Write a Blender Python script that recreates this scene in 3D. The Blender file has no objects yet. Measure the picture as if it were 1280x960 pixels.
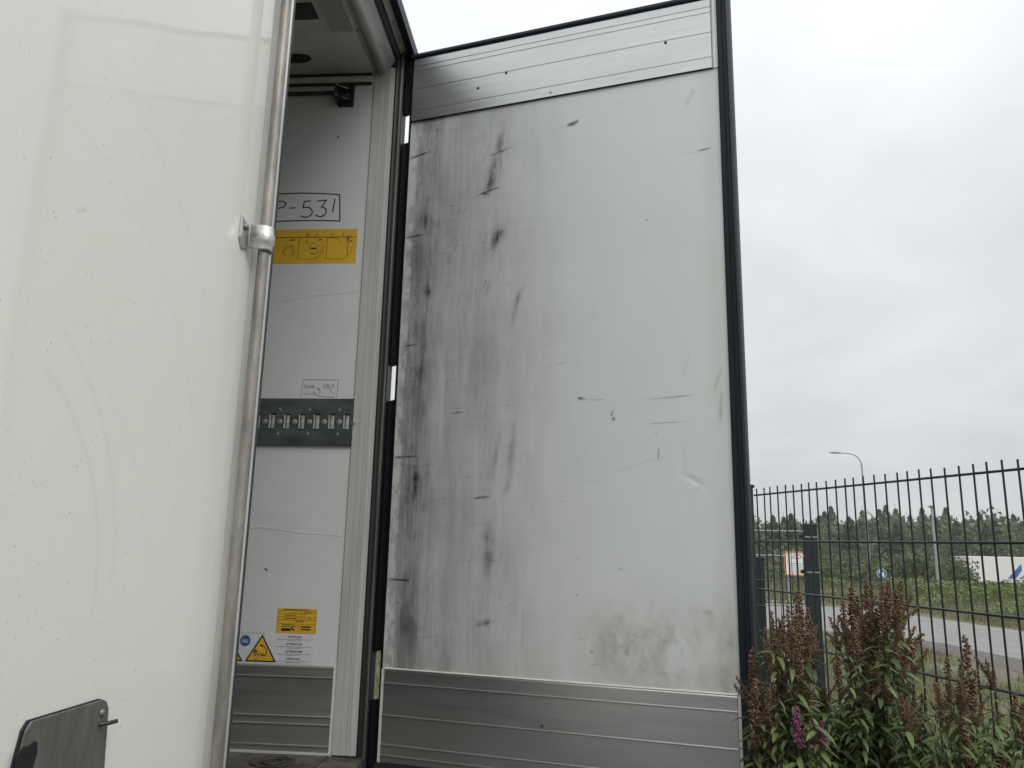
import bpy, bmesh, math, random
import numpy as np
from mathutils import Matrix, Vector, Euler
R = math.radians
random.seed(7); rng = np.random.default_rng(7)
scene = bpy.context.scene
col = scene.collection

# ------------------------------------------------------------------ camera
cam_data = bpy.data.cameras.new('camera'); cam = bpy.data.objects.new('camera', cam_data); col.objects.link(cam)
CAM = Vector((0.737, 0.0, 1.855))
cam_data.sensor_width = 36.0; cam_data.lens = 28.125; cam_data.clip_start = 0.02; cam_data.clip_end = 6000
PITCH, ROLL, YAW = 0.21145, 0.02182, 0.08126
fw = Vector((-math.sin(YAW)*math.cos(PITCH), math.cos(YAW)*math.cos(PITCH), math.sin(PITCH)))
rt = Vector((math.cos(YAW), math.sin(YAW), 0)); up = rt.cross(fw)
r2 = math.cos(ROLL)*rt + math.sin(ROLL)*up; u2 = -math.sin(ROLL)*rt + math.cos(ROLL)*up
M = Matrix((( r2.x, u2.x, -fw.x, CAM.x), (r2.y, u2.y, -fw.y, CAM.y), (r2.z, u2.z, -fw.z, CAM.z), (0,0,0,1)))
cam.matrix_world = M
scene.camera = cam
scene.render.resolution_x = 1024; scene.render.resolution_y = 768

# ------------------------------------------------------------------ sky and sun (overcast)
SUN_EL, SUN_AZ = R(50), R(142)          # azimuth measured from +Y towards +X
w = bpy.data.worlds.new('World'); scene.world = w; w.use_nodes = True
nt = w.node_tree; nt.nodes.clear(); N = nt.nodes.new; L = nt.links.new
out = N('ShaderNodeOutputWorld')
sky = N('ShaderNodeTexSky'); sky.sky_type = 'NISHITA'; sky.sun_disc = False
sky.sun_elevation = SUN_EL; sky.sun_rotation = SUN_AZ
bg1 = N('ShaderNodeBackground'); bg1.inputs[1].default_value = 0.09; L(sky.outputs[0], bg1.inputs[0])
tc = N('ShaderNodeTexCoord'); sep = N('ShaderNodeSeparateXYZ'); L(tc.outputs['Generated'], sep.inputs[0])
# cloud layer: direction projected on a flat cloud ceiling, fbm noise, brighter towards the zenith (overcast sky)
mx = N('ShaderNodeMath'); mx.operation = 'MAXIMUM'; L(sep.outputs[2], mx.inputs[0]); mx.inputs[1].default_value = 0.0
ad = N('ShaderNodeMath'); ad.operation = 'ADD'; L(mx.outputs[0], ad.inputs[0]); ad.inputs[1].default_value = 0.22
dv = N('ShaderNodeVectorMath'); dv.operation = 'SCALE'; inv = N('ShaderNodeMath'); inv.operation = 'DIVIDE'; inv.inputs[0].default_value = 1.0
L(ad.outputs[0], inv.inputs[1]); L(tc.outputs['Generated'], dv.inputs[0]); L(inv.outputs[0], dv.inputs['Scale'])
no = N('ShaderNodeTexNoise'); no.inputs['Scale'].default_value = 1.5; no.inputs['Detail'].default_value = 6; no.inputs['Roughness'].default_value = 0.52
no.inputs['Distortion'].default_value = 0.35; L(dv.outputs[0], no.inputs['Vector'])
mr = N('ShaderNodeMapRange'); mr.inputs[1].default_value = 0.3; mr.inputs[2].default_value = 0.7; mr.inputs[3].default_value = 0.88; mr.inputs[4].default_value = 1.08
L(no.outputs[0], mr.inputs[0])
gr = N('ShaderNodeMapRange'); gr.inputs[1].default_value = 0.0; gr.inputs[2].default_value = 0.75; gr.inputs[3].default_value = 0.575; gr.inputs[4].default_value = 1.03
L(mx.outputs[0], gr.inputs[0])
mm = N('ShaderNodeMath'); mm.operation = 'MULTIPLY'; L(mr.outputs[0], mm.inputs[0]); L(gr.outputs[0], mm.inputs[1])
cc = N('ShaderNodeMix'); cc.data_type = 'RGBA'; cc.inputs[6].default_value = (0.925, 0.965, 1.0, 1); cc.inputs[7].default_value = (0.985, 0.998, 1.0, 1); L(no.outputs[0], cc.inputs[0])
bg2 = N('ShaderNodeBackground'); L(cc.outputs[2], bg2.inputs[0]); L(mm.outputs[0], bg2.inputs[1])
mxs = N('ShaderNodeMixShader'); mxs.inputs[0].default_value = 0.93; L(bg1.outputs[0], mxs.inputs[1]); L(bg2.outputs[0], mxs.inputs[2])
L(mxs.outputs[0], out.inputs[0])

sd = bpy.data.lights.new('sun', 'SUN'); sd.energy = 1.5; sd.angle = R(35); sd.color = (1.0, 0.97, 0.93)
sun = bpy.data.objects.new('sun', sd); col.objects.link(sun)
sdir = Vector((math.sin(SUN_AZ)*math.cos(SUN_EL), math.cos(SUN_AZ)*math.cos(SUN_EL), math.sin(SUN_EL)))
sun.rotation_euler = sdir.to_track_quat('Z', 'Y').to_euler(); sun.location = (5, -5, 12)

vs = scene.view_settings
vs.view_transform = 'Standard'; vs.look = 'None'; vs.gamma = 1.0; vs.use_curve_mapping = False; vs.exposure = 0.2

# ------------------------------------------------------------------ materials
MATS = {}
def newmat(name):
    m = bpy.data.materials.new(name); m.use_nodes = True; MATS[name] = m
    return m, m.node_tree, m.node_tree.nodes['Principled BSDF']
def simple(name, colr, rough=0.5, metal=0.0, noise=0.0, nscale=30, bump=0.0, bscale=120, coat=0.0, stretch=None, rrange=0.0, spec=None, dark=None):
    """principled colour broken up by fbm noise in object space, with fine relief"""
    m, t, p = newmat(name); n = t.nodes.new; l = t.links.new
    p.inputs['Base Color'].default_value = (*colr, 1); p.inputs['Roughness'].default_value = rough; p.inputs['Metallic'].default_value = metal
    p.inputs['Coat Weight'].default_value = coat; p.inputs['Coat Roughness'].default_value = 0.08
    if spec is not None: p.inputs['Specular IOR Level'].default_value = spec
    c = n('ShaderNodeTexCoord'); mp = n('ShaderNodeMapping'); l(c.outputs['Object'], mp.inputs[0])
    if stretch: mp.inputs['Scale'].default_value = stretch
    if noise > 0:
        tx = n('ShaderNodeTexNoise'); tx.inputs['Scale'].default_value = nscale; tx.inputs['Detail'].default_value = 7; tx.inputs['Roughness'].default_value = 0.62
        l(mp.outputs[0], tx.inputs['Vector'])
        cr = n('ShaderNodeMapRange'); cr.inputs[1].default_value = 0.3; cr.inputs[2].default_value = 0.7; l(tx.outputs[0], cr.inputs[0])
        mi = n('ShaderNodeMix'); mi.data_type = 'RGBA'
        d = dark if dark else tuple(x*(1-noise) for x in colr)
        mi.inputs[6].default_value = (*d, 1); mi.inputs[7].default_value = (*[min(1, x*(1+noise*0.35)) for x in colr], 1)
        l(cr.outputs[0], mi.inputs[0]); l(mi.outputs[2], p.inputs['Base Color'])
        if rrange:
            rr = n('ShaderNodeMapRange'); rr.inputs[3].default_value = rough-rrange; rr.inputs[4].default_value = rough+rrange
            l(tx.outputs[0], rr.inputs[0]); l(rr.outputs[0], p.inputs['Roughness'])
    if bump > 0:
        b = n('ShaderNodeTexNoise'); b.inputs['Scale'].default_value = bscale; b.inputs['Detail'].default_value = 4; l(mp.outputs[0], b.inputs['Vector'])
        bb = n('ShaderNodeBump'); bb.inputs['Strength'].default_value = bump; bb.inputs['Distance'].default_value = 0.01
        l(b.outputs[0], bb.inputs['Height']); l(bb.outputs[0], p.inputs['Normal'])
    return m

simple('rubber', (0.010, 0.014, 0.021), 0.5, noise=0.35, nscale=18, bump=0.05, stretch=(1, 1, 0.12), spec=0.3)
simple('black_rubber', (0.010, 0.011, 0.013), 0.55, noise=0.3, nscale=20)
simple('grey_seal', (0.042, 0.047, 0.053), 0.55, noise=0.3, nscale=14, stretch=(1, 1, 0.15))
simple('brown_strip', (0.11, 0.098, 0.085), 0.5, metal=0.25, noise=0.45, nscale=16, stretch=(1, 1, 0.15))
simple('lining', (0.47, 0.475, 0.455), 0.45, metal=0.0, noise=0.16, nscale=14, bump=0.06, stretch=(1, 1, 0.16), rrange=0.1)
simple('header_lining', (0.40, 0.405, 0.395), 0.5, noise=0.45, nscale=18, stretch=(1, 0.2, 1))
simple('ceiling_panel', (0.60, 0.62, 0.60), 0.5, noise=0.15, nscale=6, bump=0.03, bscale=30)
simple('steel', (0.36, 0.34, 0.31), 0.52, metal=0.65, noise=0.5, nscale=26, bump=0.10, bscale=160, stretch=(1, 1, 0.25), rrange=0.12)
simple('edge_aluminium', (0.86, 0.86, 0.84), 0.3, metal=0.5, noise=0.25, nscale=25, stretch=(1, 1, 0.1))
simple('cast_steel', (0.60, 0.60, 0.58), 0.42, metal=0.85, noise=0.35, nscale=45, bump=0.15, bscale=220)
simple('dark_steel', (0.06, 0.062, 0.065), 0.45, metal=0.5, noise=0.5, nscale=20, bump=0.1)
simple('rail_black', (0.075, 0.088, 0.085), 0.5, metal=0.1, noise=0.6, nscale=26, stretch=(0.25, 1, 1), bump=0.08, dark=(0.034, 0.041, 0.039))
simple('rail_insert', (0.52, 0.53, 0.50), 0.45, metal=0.4, noise=0.4, nscale=60)
simple('rail_stud', (0.27, 0.275, 0.26), 0.5, metal=0.3, noise=0.4, nscale=60)
simple('flap', (0.13, 0.132, 0.122), 0.48, noise=0.45, nscale=34, bump=0.12, bscale=90, stretch=(1, 1, 0.35))
simple('flap_edge', (0.012, 0.012, 0.018), 0.5, noise=0.3)
simple('fence_green', (0.013, 0.022, 0.024), 0.36, noise=0.25, nscale=60, bump=0.03)
simple('trim_white', (0.62, 0.63, 0.60), 0.42, noise=0.22, nscale=14, stretch=(1, 1, 0.15))
simple('floor_lining', (0.085, 0.077, 0.066), 0.6, noise=0.75, nscale=14, bump=0.35, bscale=110, rrange=0.15)
simple('floor_grime', (0.055, 0.050, 0.045), 0.5, metal=0.3, noise=0.6, nscale=50, bump=0.3)
simple('yellow', (0.66, 0.40, 0.035), 0.42, noise=0.12, nscale=20)
simple('label_white', (0.60, 0.61, 0.62), 0.4, noise=0.08, nscale=30)
simple('ink', (0.018, 0.018, 0.022), 0.5)
simple('ink_brown', (0.10, 0.062, 0.02), 0.5)
simple('pencil', (0.13, 0.14, 0.14), 0.6)
simple('faint_scuff', (0.50, 0.51, 0.50), 0.5)
simple('sticker_blue', (0.03, 0.11, 0.30), 0.4)
simple('galvanised', (0.42, 0.44, 0.44), 0.5, metal=0.5, noise=0.2, nscale=10)
simple('yard_asphalt', (0.085, 0.083, 0.08), 0.8, noise=0.35, nscale=2.5, bump=0.4, bscale=70)
simple('asphalt', (0.255, 0.25, 0.245), 0.85, noise=0.22, nscale=1.3, bump=0.25, bscale=70)
simple('kerb_stone', (0.34, 0.335, 0.32), 0.85, noise=0.25, nscale=5, bump=0.2)
simple('footpath_stone', (0.32, 0.315, 0.30), 0.85, noise=0.18, nscale=2, bump=0.2)
simple('gravel', (0.15, 0.135, 0.125), 0.95, noise=0.6, nscale=9, bump=0.9, bscale=16)
simple('white_paint', (0.78, 0.78, 0.76), 0.4, noise=0.06, nscale=3)
simple('sign_blue', (0.02, 0.13, 0.42), 0.4)
simple('board_orange', (0.62, 0.22, 0.07), 0.6)
simple('grey_paint', (0.28, 0.28, 0.29), 0.5)
simple('tyre', (0.018, 0.018, 0.018), 0.85, noise=0.3)
simple('dirt', (0.13, 0.088, 0.062), 0.95, noise=0.5, nscale=2.5, bump=0.8, bscale=6)
simple('bark', (0.085, 0.055, 0.038), 0.9, noise=0.5, nscale=25, bump=0.4)
simple('shoot', (0.070, 0.038, 0.022), 0.7, noise=0.4, nscale=40)

def ground_mat():
    m, t, p = newmat('ground'); n = t.nodes.new; l = t.links.new
    c = n('ShaderNodeTexCoord'); a = n('ShaderNodeTexNoise'); a.inputs['Scale'].default_value = 0.35; a.inputs['Detail'].default_value = 8; l(c.outputs['Object'], a.inputs['Vector'])
    b = n('ShaderNodeTexNoise'); b.inputs['Scale'].default_value = 14; b.inputs['Detail'].default_value = 6; l(c.outputs['Object'], b.inputs['Vector'])
    r = n('ShaderNodeValToRGB'); r.color_ramp.elements[0].position = 0.40; r.color_ramp.elements[0].color = (0.165, 0.145, 0.115, 1)
    r.color_ramp.elements[1].position = 0.58; r.color_ramp.elements[1].color = (0.085, 0.10, 0.032, 1); l(a.outputs[0], r.inputs[0])
    mi = n('ShaderNodeMix'); mi.data_type = 'RGBA'; mi.blend_type = 'MULTIPLY'; mi.inputs[0].default_value = 0.7
    r2_ = n('ShaderNodeMapRange'); r2_.inputs[1].default_value = 0.3; r2_.inputs[2].default_value = 0.7; r2_.inputs[3].default_value = 0.55; r2_.inputs[4].default_value = 1.25; l(b.outputs[0], r2_.inputs[0])
    l(r.outputs[0], mi.inputs[6]); l(r2_.outputs[0], mi.inputs[7]); l(mi.outputs[2], p.inputs['Base Color']); p.inputs['Roughness'].default_value = 0.95
    bb = n('ShaderNodeBump'); bb.inputs['Strength'].default_value = 0.6; bb.inputs['Distance'].default_value = 0.05; l(b.outputs[0], bb.inputs['Height']); l(bb.outputs[0], p.inputs['Normal'])
ground_mat()

def foliage_mat(name, c1, c2, rough=0.55, trans=0.3, per='pos', scale=0.3):
    m, t, p = newmat(name); n = t.nodes.new; l = t.links.new
    if per == 'obj':
        o = n('ShaderNodeObjectInfo'); f = o.outputs['Random']
    else:
        c = n('ShaderNodeTexCoord'); a = n('ShaderNodeTexNoise'); a.inputs['Scale'].default_value = scale; a.inputs['Detail'].default_value = 5; a.inputs['Roughness'].default_value = 0.7
        l(c.outputs['Object'], a.inputs['Vector'])
        mr_ = n('ShaderNodeMapRange'); mr_.inputs[1].default_value = 0.34; mr_.inputs[2].default_value = 0.66; l(a.outputs[0], mr_.inputs[0]); f = mr_.outputs[0]
    mi = n('ShaderNodeMix'); mi.data_type = 'RGBA'; mi.inputs[6].default_value = (*c1, 1); mi.inputs[7].default_value = (*c2, 1); l(f, mi.inputs[0])
    l(mi.outputs[2], p.inputs['Base Color']); p.inputs['Roughness'].default_value = rough
    tr = n('ShaderNodeBsdfTranslucent'); l(mi.outputs[2], tr.inputs['Color'])
    ms = n('ShaderNodeMixShader'); ms.inputs[0].default_value = trans; l(p.outputs[0], ms.inputs[1]); l(tr.outputs[0], ms.inputs[2])
    l(ms.outputs[0], t.nodes['Material Output'].inputs[0])
foliage_mat('leaf', (0.065, 0.105, 0.034), (0.21, 0.265, 0.10), 0.42, 0.28, 'obj')
foliage_mat('leaf_mass', (0.06, 0.095, 0.03), (0.18, 0.225, 0.08), 0.45, 0.28, 'pos', 6)
foliage_mat('seed_brown', (0.112, 0.066, 0.038), (0.225, 0.142, 0.080), 0.85, 0.05, 'pos', 60)
foliage_mat('flower_pink', (0.20, 0.055, 0.12), (0.32, 0.11, 0.21), 0.7, 0.2, 'pos', 60)
foliage_mat('spruce', (0.052, 0.082, 0.038), (0.112, 0.145, 0.066), 0.75, 0.25, 'pos', 0.35)
foliage_mat('broadleaf', (0.078, 0.100, 0.042), (0.16, 0.175, 0.075), 0.7, 0.2, 'pos', 0.35)
foliage_mat('meadow', (0.135, 0.105, 0.055), (0.19, 0.205, 0.07), 0.7, 0.25, 'pos', 0.8)
foliage_mat('weed_leaf', (0.08, 0.13, 0.03), (0.20, 0.27, 0.075), 0.55, 0.25, 'pos', 1.2)
foliage_mat('weed_brown', (0.07, 0.042, 0.026), (0.13, 0.075, 0.05), 0.8, 0.1, 'pos', 2)

# white painted outer skin of the closed door: gloss lacquer, road-dirt specks, wiped arcs
def door_white():
    m, t, p = newmat('door_white'); n = t.nodes.new; l = t.links.new
    c = n('ShaderNodeTexCoord')
    a = n('ShaderNodeTexNoise'); a.inputs['Scale'].default_value = 190; a.inputs['Detail'].default_value = 2; l(c.outputs['Object'], a.inputs['Vector'])
    s1 = n('ShaderNodeMapRange'); s1.inputs[1].default_value = 0.66; s1.inputs[2].default_value = 0.76; s1.inputs[4].default_value = 0.45; l(a.outputs[0], s1.inputs[0])
    v = n('ShaderNodeTexVoronoi'); v.inputs['Scale'].default_value = 48; l(c.outputs['Object'], v.inputs['Vector'])
    s2 = n('ShaderNodeMapRange'); s2.inputs[1].default_value = 0.10; s2.inputs[2].default_value = 0.045; s2.inputs[4].default_value = 0.6; l(v.outputs['Distance'], s2.inputs[0])
    vg = n('ShaderNodeSeparateColor'); l(v.outputs['Color'], vg.inputs[0])
    gt = n('ShaderNodeMath'); gt.operation = 'GREATER_THAN'; gt.inputs[1].default_value = 0.78; l(vg.outputs[0], gt.inputs[0])
    s3 = n('ShaderNodeMath'); s3.operation = 'MULTIPLY'; l(s2.outputs[0], s3.inputs[0]); l(gt.outputs[0], s3.inputs[1])
    sm = n('ShaderNodeMath'); sm.operation = 'MAXIMUM'; l(s1.outputs[0], sm.inputs[0]); l(s3.outputs[0], sm.inputs[1])
    b = n('ShaderNodeTexNoise'); b.inputs['Scale'].default_value = 2.2; b.inputs['Detail'].default_value = 7; l(c.outputs['Object'], b.inputs['Vector'])
    base = n('ShaderNodeMix'); base.data_type = 'RGBA'; base.inputs[6].default_value = (0.80, 0.79, 0.735, 1); base.inputs[7].default_value = (0.85, 0.845, 0.80, 1); l(b.outputs[0], base.inputs[0])
    at = n('ShaderNodeAttribute'); at.attribute_name = 'Dirt'
    d1 = n('ShaderNodeMix'); d1.data_type = 'RGBA'; l(sm.outputs[0], d1.inputs[0]); l(base.outputs[2], d1.inputs[6]); d1.inputs[7].default_value = (0.25, 0.23, 0.18, 1)
    d2 = n('ShaderNodeMix'); d2.data_type = 'RGBA'; l(at.outputs['Fac'], d2.inputs[0]); l(d1.outputs[2], d2.inputs[6]); d2.inputs[7].default_value = (0.36, 0.35, 0.31, 1)
    l(d2.outputs[2], p.inputs['Base Color'])
    p.inputs['Roughness'].default_value = 0.42; p.inputs['Coat Weight'].default_value = 0.75; p.inputs['Coat Roughness'].default_value = 0.05; p.inputs['Coat IOR'].default_value = 1.45
    w1 = n('ShaderNodeTexNoise'); w1.inputs['Scale'].default_value = 2.6; w1.inputs['Detail'].default_value = 1; l(c.outputs['Object'], w1.inputs['Vector'])
    bb = n('ShaderNodeBump'); bb.inputs['Strength'].default_value = 0.12; bb.inputs['Distance'].default_value = 0.02; l(w1.outputs[0], bb.inputs['Height'])
    l(bb.outputs[0], p.inputs['Coat Normal'])
door_white()

# dirty inner panel of the open door: dirt and painted hinge-side shade are stored per vertex, fine grain by noise
def panel_mat():
    m, t, p = newmat('panel_inner'); n = t.nodes.new; l = t.links.new
    c = n('ShaderNodeTexCoord'); mp = n('ShaderNodeMapping'); mp.inputs['Scale'].default_value = (1, 1, 0.12); l(c.outputs['Object'], mp.inputs[0])
    a = n('ShaderNodeTexNoise'); a.inputs['Scale'].default_value = 110; a.inputs['Detail'].default_value = 5; l(mp.outputs[0], a.inputs['Vector'])
    b = n('ShaderNodeTexNoise'); b.inputs['Scale'].default_value = 2.4; b.inputs['Detail'].default_value = 8; l(c.outputs['Object'], b.inputs['Vector'])
    base = n('ShaderNodeMix'); base.data_type = 'RGBA'; base.inputs[6].default_value = (0.645, 0.672, 0.66, 1); base.inputs[7].default_value = (0.71, 0.735, 0.728, 1); l(b.outputs[0], base.inputs[0])
    at = n('ShaderNodeAttribute'); at.attribute_name = 'Dirt'
    sc = n('ShaderNodeSeparateColor'); l(at.outputs['Color'], sc.inputs[0])
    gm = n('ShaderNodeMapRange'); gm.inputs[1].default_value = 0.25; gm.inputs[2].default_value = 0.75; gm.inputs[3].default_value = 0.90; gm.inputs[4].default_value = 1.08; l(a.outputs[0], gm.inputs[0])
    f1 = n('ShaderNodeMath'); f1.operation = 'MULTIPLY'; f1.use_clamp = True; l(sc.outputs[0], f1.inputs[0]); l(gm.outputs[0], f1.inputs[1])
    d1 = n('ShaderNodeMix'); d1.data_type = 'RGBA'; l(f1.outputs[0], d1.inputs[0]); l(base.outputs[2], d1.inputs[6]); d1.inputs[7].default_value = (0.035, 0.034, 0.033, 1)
    d2 = n('ShaderNodeMix'); d2.data_type = 'RGBA'; l(sc.outputs[1], d2.inputs[0]); l(d1.outputs[2], d2.inputs[6]); d2.inputs[7].default_value = (0.275, 0.258, 0.175, 1)
    d3 = n('ShaderNodeMix'); d3.data_type = 'RGBA'; l(sc.outputs[2], d3.inputs[0]); l(d2.outputs[2], d3.inputs[6]); d3.inputs[7].default_value = (0.68, 0.68, 0.65, 1)
    l(d3.outputs[2], p.inputs['Base Color'])
    p.inputs['Roughness'].default_value = 0.46
    w1 = n('ShaderNodeTexNoise'); w1.inputs['Scale'].default_value = 7; w1.inputs['Detail'].default_value = 3; l(c.outputs['Object'], w1.inputs['Vector'])
    bb = n('ShaderNodeBump'); bb.inputs['Strength'].default_value = 0.10; bb.inputs['Distance'].default_value = 0.01; l(w1.outputs[0], bb.inputs['Height']); l(bb.outputs[0], p.inputs['Normal'])
panel_mat()

# rolled aluminium kick plates with brushed grain
def alu_mat(name, colr, rough, metal, grain):
    m, t, p = newmat(name); n = t.nodes.new; l = t.links.new
    c = n('ShaderNodeTexCoord'); mp = n('ShaderNodeMapping'); mp.inputs['Scale'].default_value = (0.35, 0.35, 6); l(c.outputs['Object'], mp.inputs[0])
    a = n('ShaderNodeTexNoise'); a.inputs['Scale'].default_value = 9; a.inputs['Detail'].default_value = 7; l(mp.outputs[0], a.inputs['Vector'])
    b = n('ShaderNodeTexNoise'); b.inputs['Scale'].default_value = 5; b.inputs['Detail'].default_value = 8; b.inputs['Roughness'].default_value = 0.7; l(c.outputs['Object'], b.inputs['Vector'])
    mu = n('ShaderNodeMath'); mu.operation = 'ADD'; l(a.outputs[0], mu.inputs[0]); l(b.outputs[0], mu.inputs[1])
    mr_ = n('ShaderNodeMapRange'); mr_.inputs[1].default_value = 0.65; mr_.inputs[2].default_value = 1.35; l(mu.outputs[0], mr_.inputs[0])
    mi = n('ShaderNodeMix'); mi.data_type = 'RGBA'; mi.inputs[6].default_value = (*[x*(1-grain) for x in colr], 1); mi.inputs[7].default_value = (*colr, 1); l(mr_.outputs[0], mi.inputs[0])
    # small dark pits and rivet scars
    v = n('ShaderNodeTexVoronoi'); v.inputs['Scale'].default_value = 11; l(c.outputs['Object'], v.inputs['Vector'])
    s2 = n('ShaderNodeMapRange'); s2.inputs[1].default_value = 0.085; s2.inputs[2].default_value = 0.05; s2.inputs[4].default_value = 0.7; l(v.outputs['Distance'], s2.inputs[0])
    vg = n('ShaderNodeSeparateColor'); l(v.outputs['Color'], vg.inputs[0]); gt = n('ShaderNodeMath'); gt.operation = 'GREATER_THAN'; gt.inputs[1].default_value = 0.86; l(vg.outputs[0], gt.inputs[0])
    s3 = n('ShaderNodeMath'); s3.operation = 'MULTIPLY'; l(s2.outputs[0], s3.inputs[0]); l(gt.outputs[0], s3.inputs[1])
    d = n('ShaderNodeMix'); d.data_type = 'RGBA'; l(s3.outputs[0], d.inputs[0]); l(mi.outputs[2], d.inputs[6]); d.inputs[7].default_value = (0.05, 0.05, 0.05, 1)
    l(d.outputs[2], p.inputs['Base Color']); p.inputs['Metallic'].default_value = metal
    rr = n('ShaderNodeMapRange'); rr.inputs[3].default_value = rough-0.06; rr.inputs[4].default_value = rough+0.08; l(a.outputs[0], rr.inputs[0]); l(rr.outputs[0], p.inputs['Roughness'])
    bb = n('ShaderNodeBump'); bb.inputs['Strength'].default_value = 0.06; bb.inputs['Distance'].default_value = 0.005; l(a.outputs[0], bb.inputs['Height']); l(bb.outputs[0], p.inputs['Normal'])
alu_mat('aluminium', (0.66, 0.67, 0.66), 0.34, 0.92, 0.14)
alu_mat('aluminium_inside', (0.50, 0.51, 0.49), 0.40, 0.85, 0.25)

# interior wall: white plastic sheet, scuffed
def wall_mat():
    m, t, p = newmat('wall_inner'); n = t.nodes.new; l = t.links.new
    c = n('ShaderNodeTexCoord'); b = n('ShaderNodeTexNoise'); b.inputs['Scale'].default_value = 5; b.inputs['Detail'].default_value = 9; b.inputs['Roughness'].default_value = 0.66; l(c.outputs['Object'], b.inputs['Vector'])
    mp = n('ShaderNodeMapping'); mp.inputs['Scale'].default_value = (2.2, 1, 14); mp.inputs['Rotation'].default_value = (0, R(4), 0); l(c.outputs['Object'], mp.inputs[0])
    a = n('ShaderNodeTexNoise'); a.inputs['Scale'].default_value = 3.2; a.inputs['Detail'].default_value = 8; a.inputs['Roughness'].default_value = 0.75; l(mp.outputs[0], a.inputs['Vector'])
    sr = n('ShaderNodeMapRange'); sr.inputs[1].default_value = 0.60; sr.inputs[2].default_value = 0.78; sr.inputs[4].default_value = 0.5; l(a.outputs[0], sr.inputs[0])
    mi = n('ShaderNodeMix'); mi.data_type = 'RGBA'; mi.inputs[6].default_value = (0.54, 0.56, 0.555, 1); mi.inputs[7].default_value = (0.64, 0.655, 0.65, 1); l(b.outputs[0], mi.inputs[0])
    d = n('ShaderNodeMix'); d.data_type = 'RGBA'; l(sr.outputs[0], d.inputs[0]); l(mi.outputs[2], d.inputs[6]); d.inputs[7].default_value = (0.34, 0.34, 0.33, 1)
    l(d.outputs[2], p.inputs['Base Color']); p.inputs['Roughness'].default_value = 0.4
    w1 = n('ShaderNodeTexNoise'); w1.inputs['Scale'].default_value = 4; w1.inputs['Detail'].default_value = 3; l(c.outputs['Object'], w1.inputs['Vector'])
    bb = n('ShaderNodeBump'); bb.inputs['Strength'].default_value = 0.15; bb.inputs['Distance'].default_value = 0.012; l(w1.outputs[0], bb.inputs['Height']); l(bb.outputs[0], p.inputs['Normal'])
wall_mat()

# ------------------------------------------------------------------ mesh helpers
class MB:
    def __init__(s): s.v = []; s.f = []
    def add(s, v, f):
        o = len(s.v); s.v += [tuple(x) for x in v]; s.f += [tuple(i+o for i in q) for q in f]; return s
    def box(s, x0, x1, y0, y1, z0, z1, fn=None):
        v = [(x, y, z) for x in (x0, x1) for y in (y0, y1) for z in (z0, z1)]
        if fn: v = [fn(*q) for q in v]
        return s.add(v, [(0,1,3,2), (4,6,7,5), (0,4,5,1), (2,3,7,6), (0,2,6,4), (1,5,7,3)])
    def prism(s, pts, a, b, fn):
        """polygon pts (u,v) extruded from a to b; fn(u,v,w) -> xyz"""
        n = len(pts); v = [fn(u, q, a) for u, q in pts] + [fn(u, q, b) for u, q in pts]
        f = [tuple(range(n))[::-1], tuple(range(n, 2*n))] + [(i, (i+1) % n, n+(i+1) % n, n+i) for i in range(n)]
        return s.add(v, f)
    def tube(s, path, rad, seg=10, caps=True):
        path = [Vector(p) for p in path]; n = len(path); rads = rad if isinstance(rad, (list, tuple)) else [rad]*n; rings = []
        ref = None
        for i, p in enumerate(path):
            t = (path[min(i+1, n-1)]-path[max(i-1, 0)]).normalized()
            if ref is None or abs(ref.dot(t)) > 0.95: ref = Vector((1, 0, 0)) if abs(t.x) < 0.8 else Vector((0, 1, 0))
            a = (ref - t*ref.dot(t)).normalized(); b = t.cross(a); ref = a
            rings.append([p + (a*math.cos(2*math.pi*k/seg)+b*math.sin(2*math.pi*k/seg))*rads[i] for k in range(seg)])
        v = [q for r_ in rings for q in r_]; f = []
        for i in range(n-1):
            for k in range(seg):
                f.append((i*seg+k, i*seg+(k+1) % seg, (i+1)*seg+(k+1) % seg, (i+1)*seg+k))
        if caps: f += [tuple(range(seg))[::-1], tuple(range((n-1)*seg, n*seg))]
        return s.add(v, f)
    def lathe(s, prof, axis, origin, seg=24):
        """prof: (radius, height) along axis"""
        ax = Vector(axis).normalized(); a = ax.orthogonal().normalized(); b = ax.cross(a); o = Vector(origin); n = len(prof)
        v = [o+ax*h+(a*math.cos(2*math.pi*k/seg)+b*math.sin(2*math.pi*k/seg))*r_ for r_, h in prof for k in range(seg)]
        f = [(i*seg+k, i*seg+(k+1) % seg, (i+1)*seg+(k+1) % seg, (i+1)*seg+k) for i in range(n-1) for k in range(seg)]
        f += [tuple(range(seg))[::-1], tuple(range((n-1)*seg, n*seg))]
        return s.add(v, f)
    def mesh(s, name, mat, smooth=None, bevel=0.0, bseg=2):
        me = bpy.data.meshes.new(name); me.from_pydata(s.v, [], s.f); me.validate()
        bm = bmesh.new(); bm.from_mesh(me); bmesh.ops.recalc_face_normals(bm, faces=bm.faces)
        if bevel > 0:
            bmesh.ops.bevel(bm, geom=[e for e in bm.edges if len(e.link_faces) == 2 and e.calc_face_angle(0) > 0.6], offset=bevel, segments=bseg, affect='EDGES', profile=0.5, clamp_overlap=True)
        if smooth is not None:
            for f in bm.faces: f.smooth = True
            for e in bm.edges:
                if len(e.link_faces) == 2 and e.calc_face_angle(0) > smooth: e.smooth = False
        bm.to_mesh(me); bm.free(); me.materials.append(MATS[mat]); return me

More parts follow.
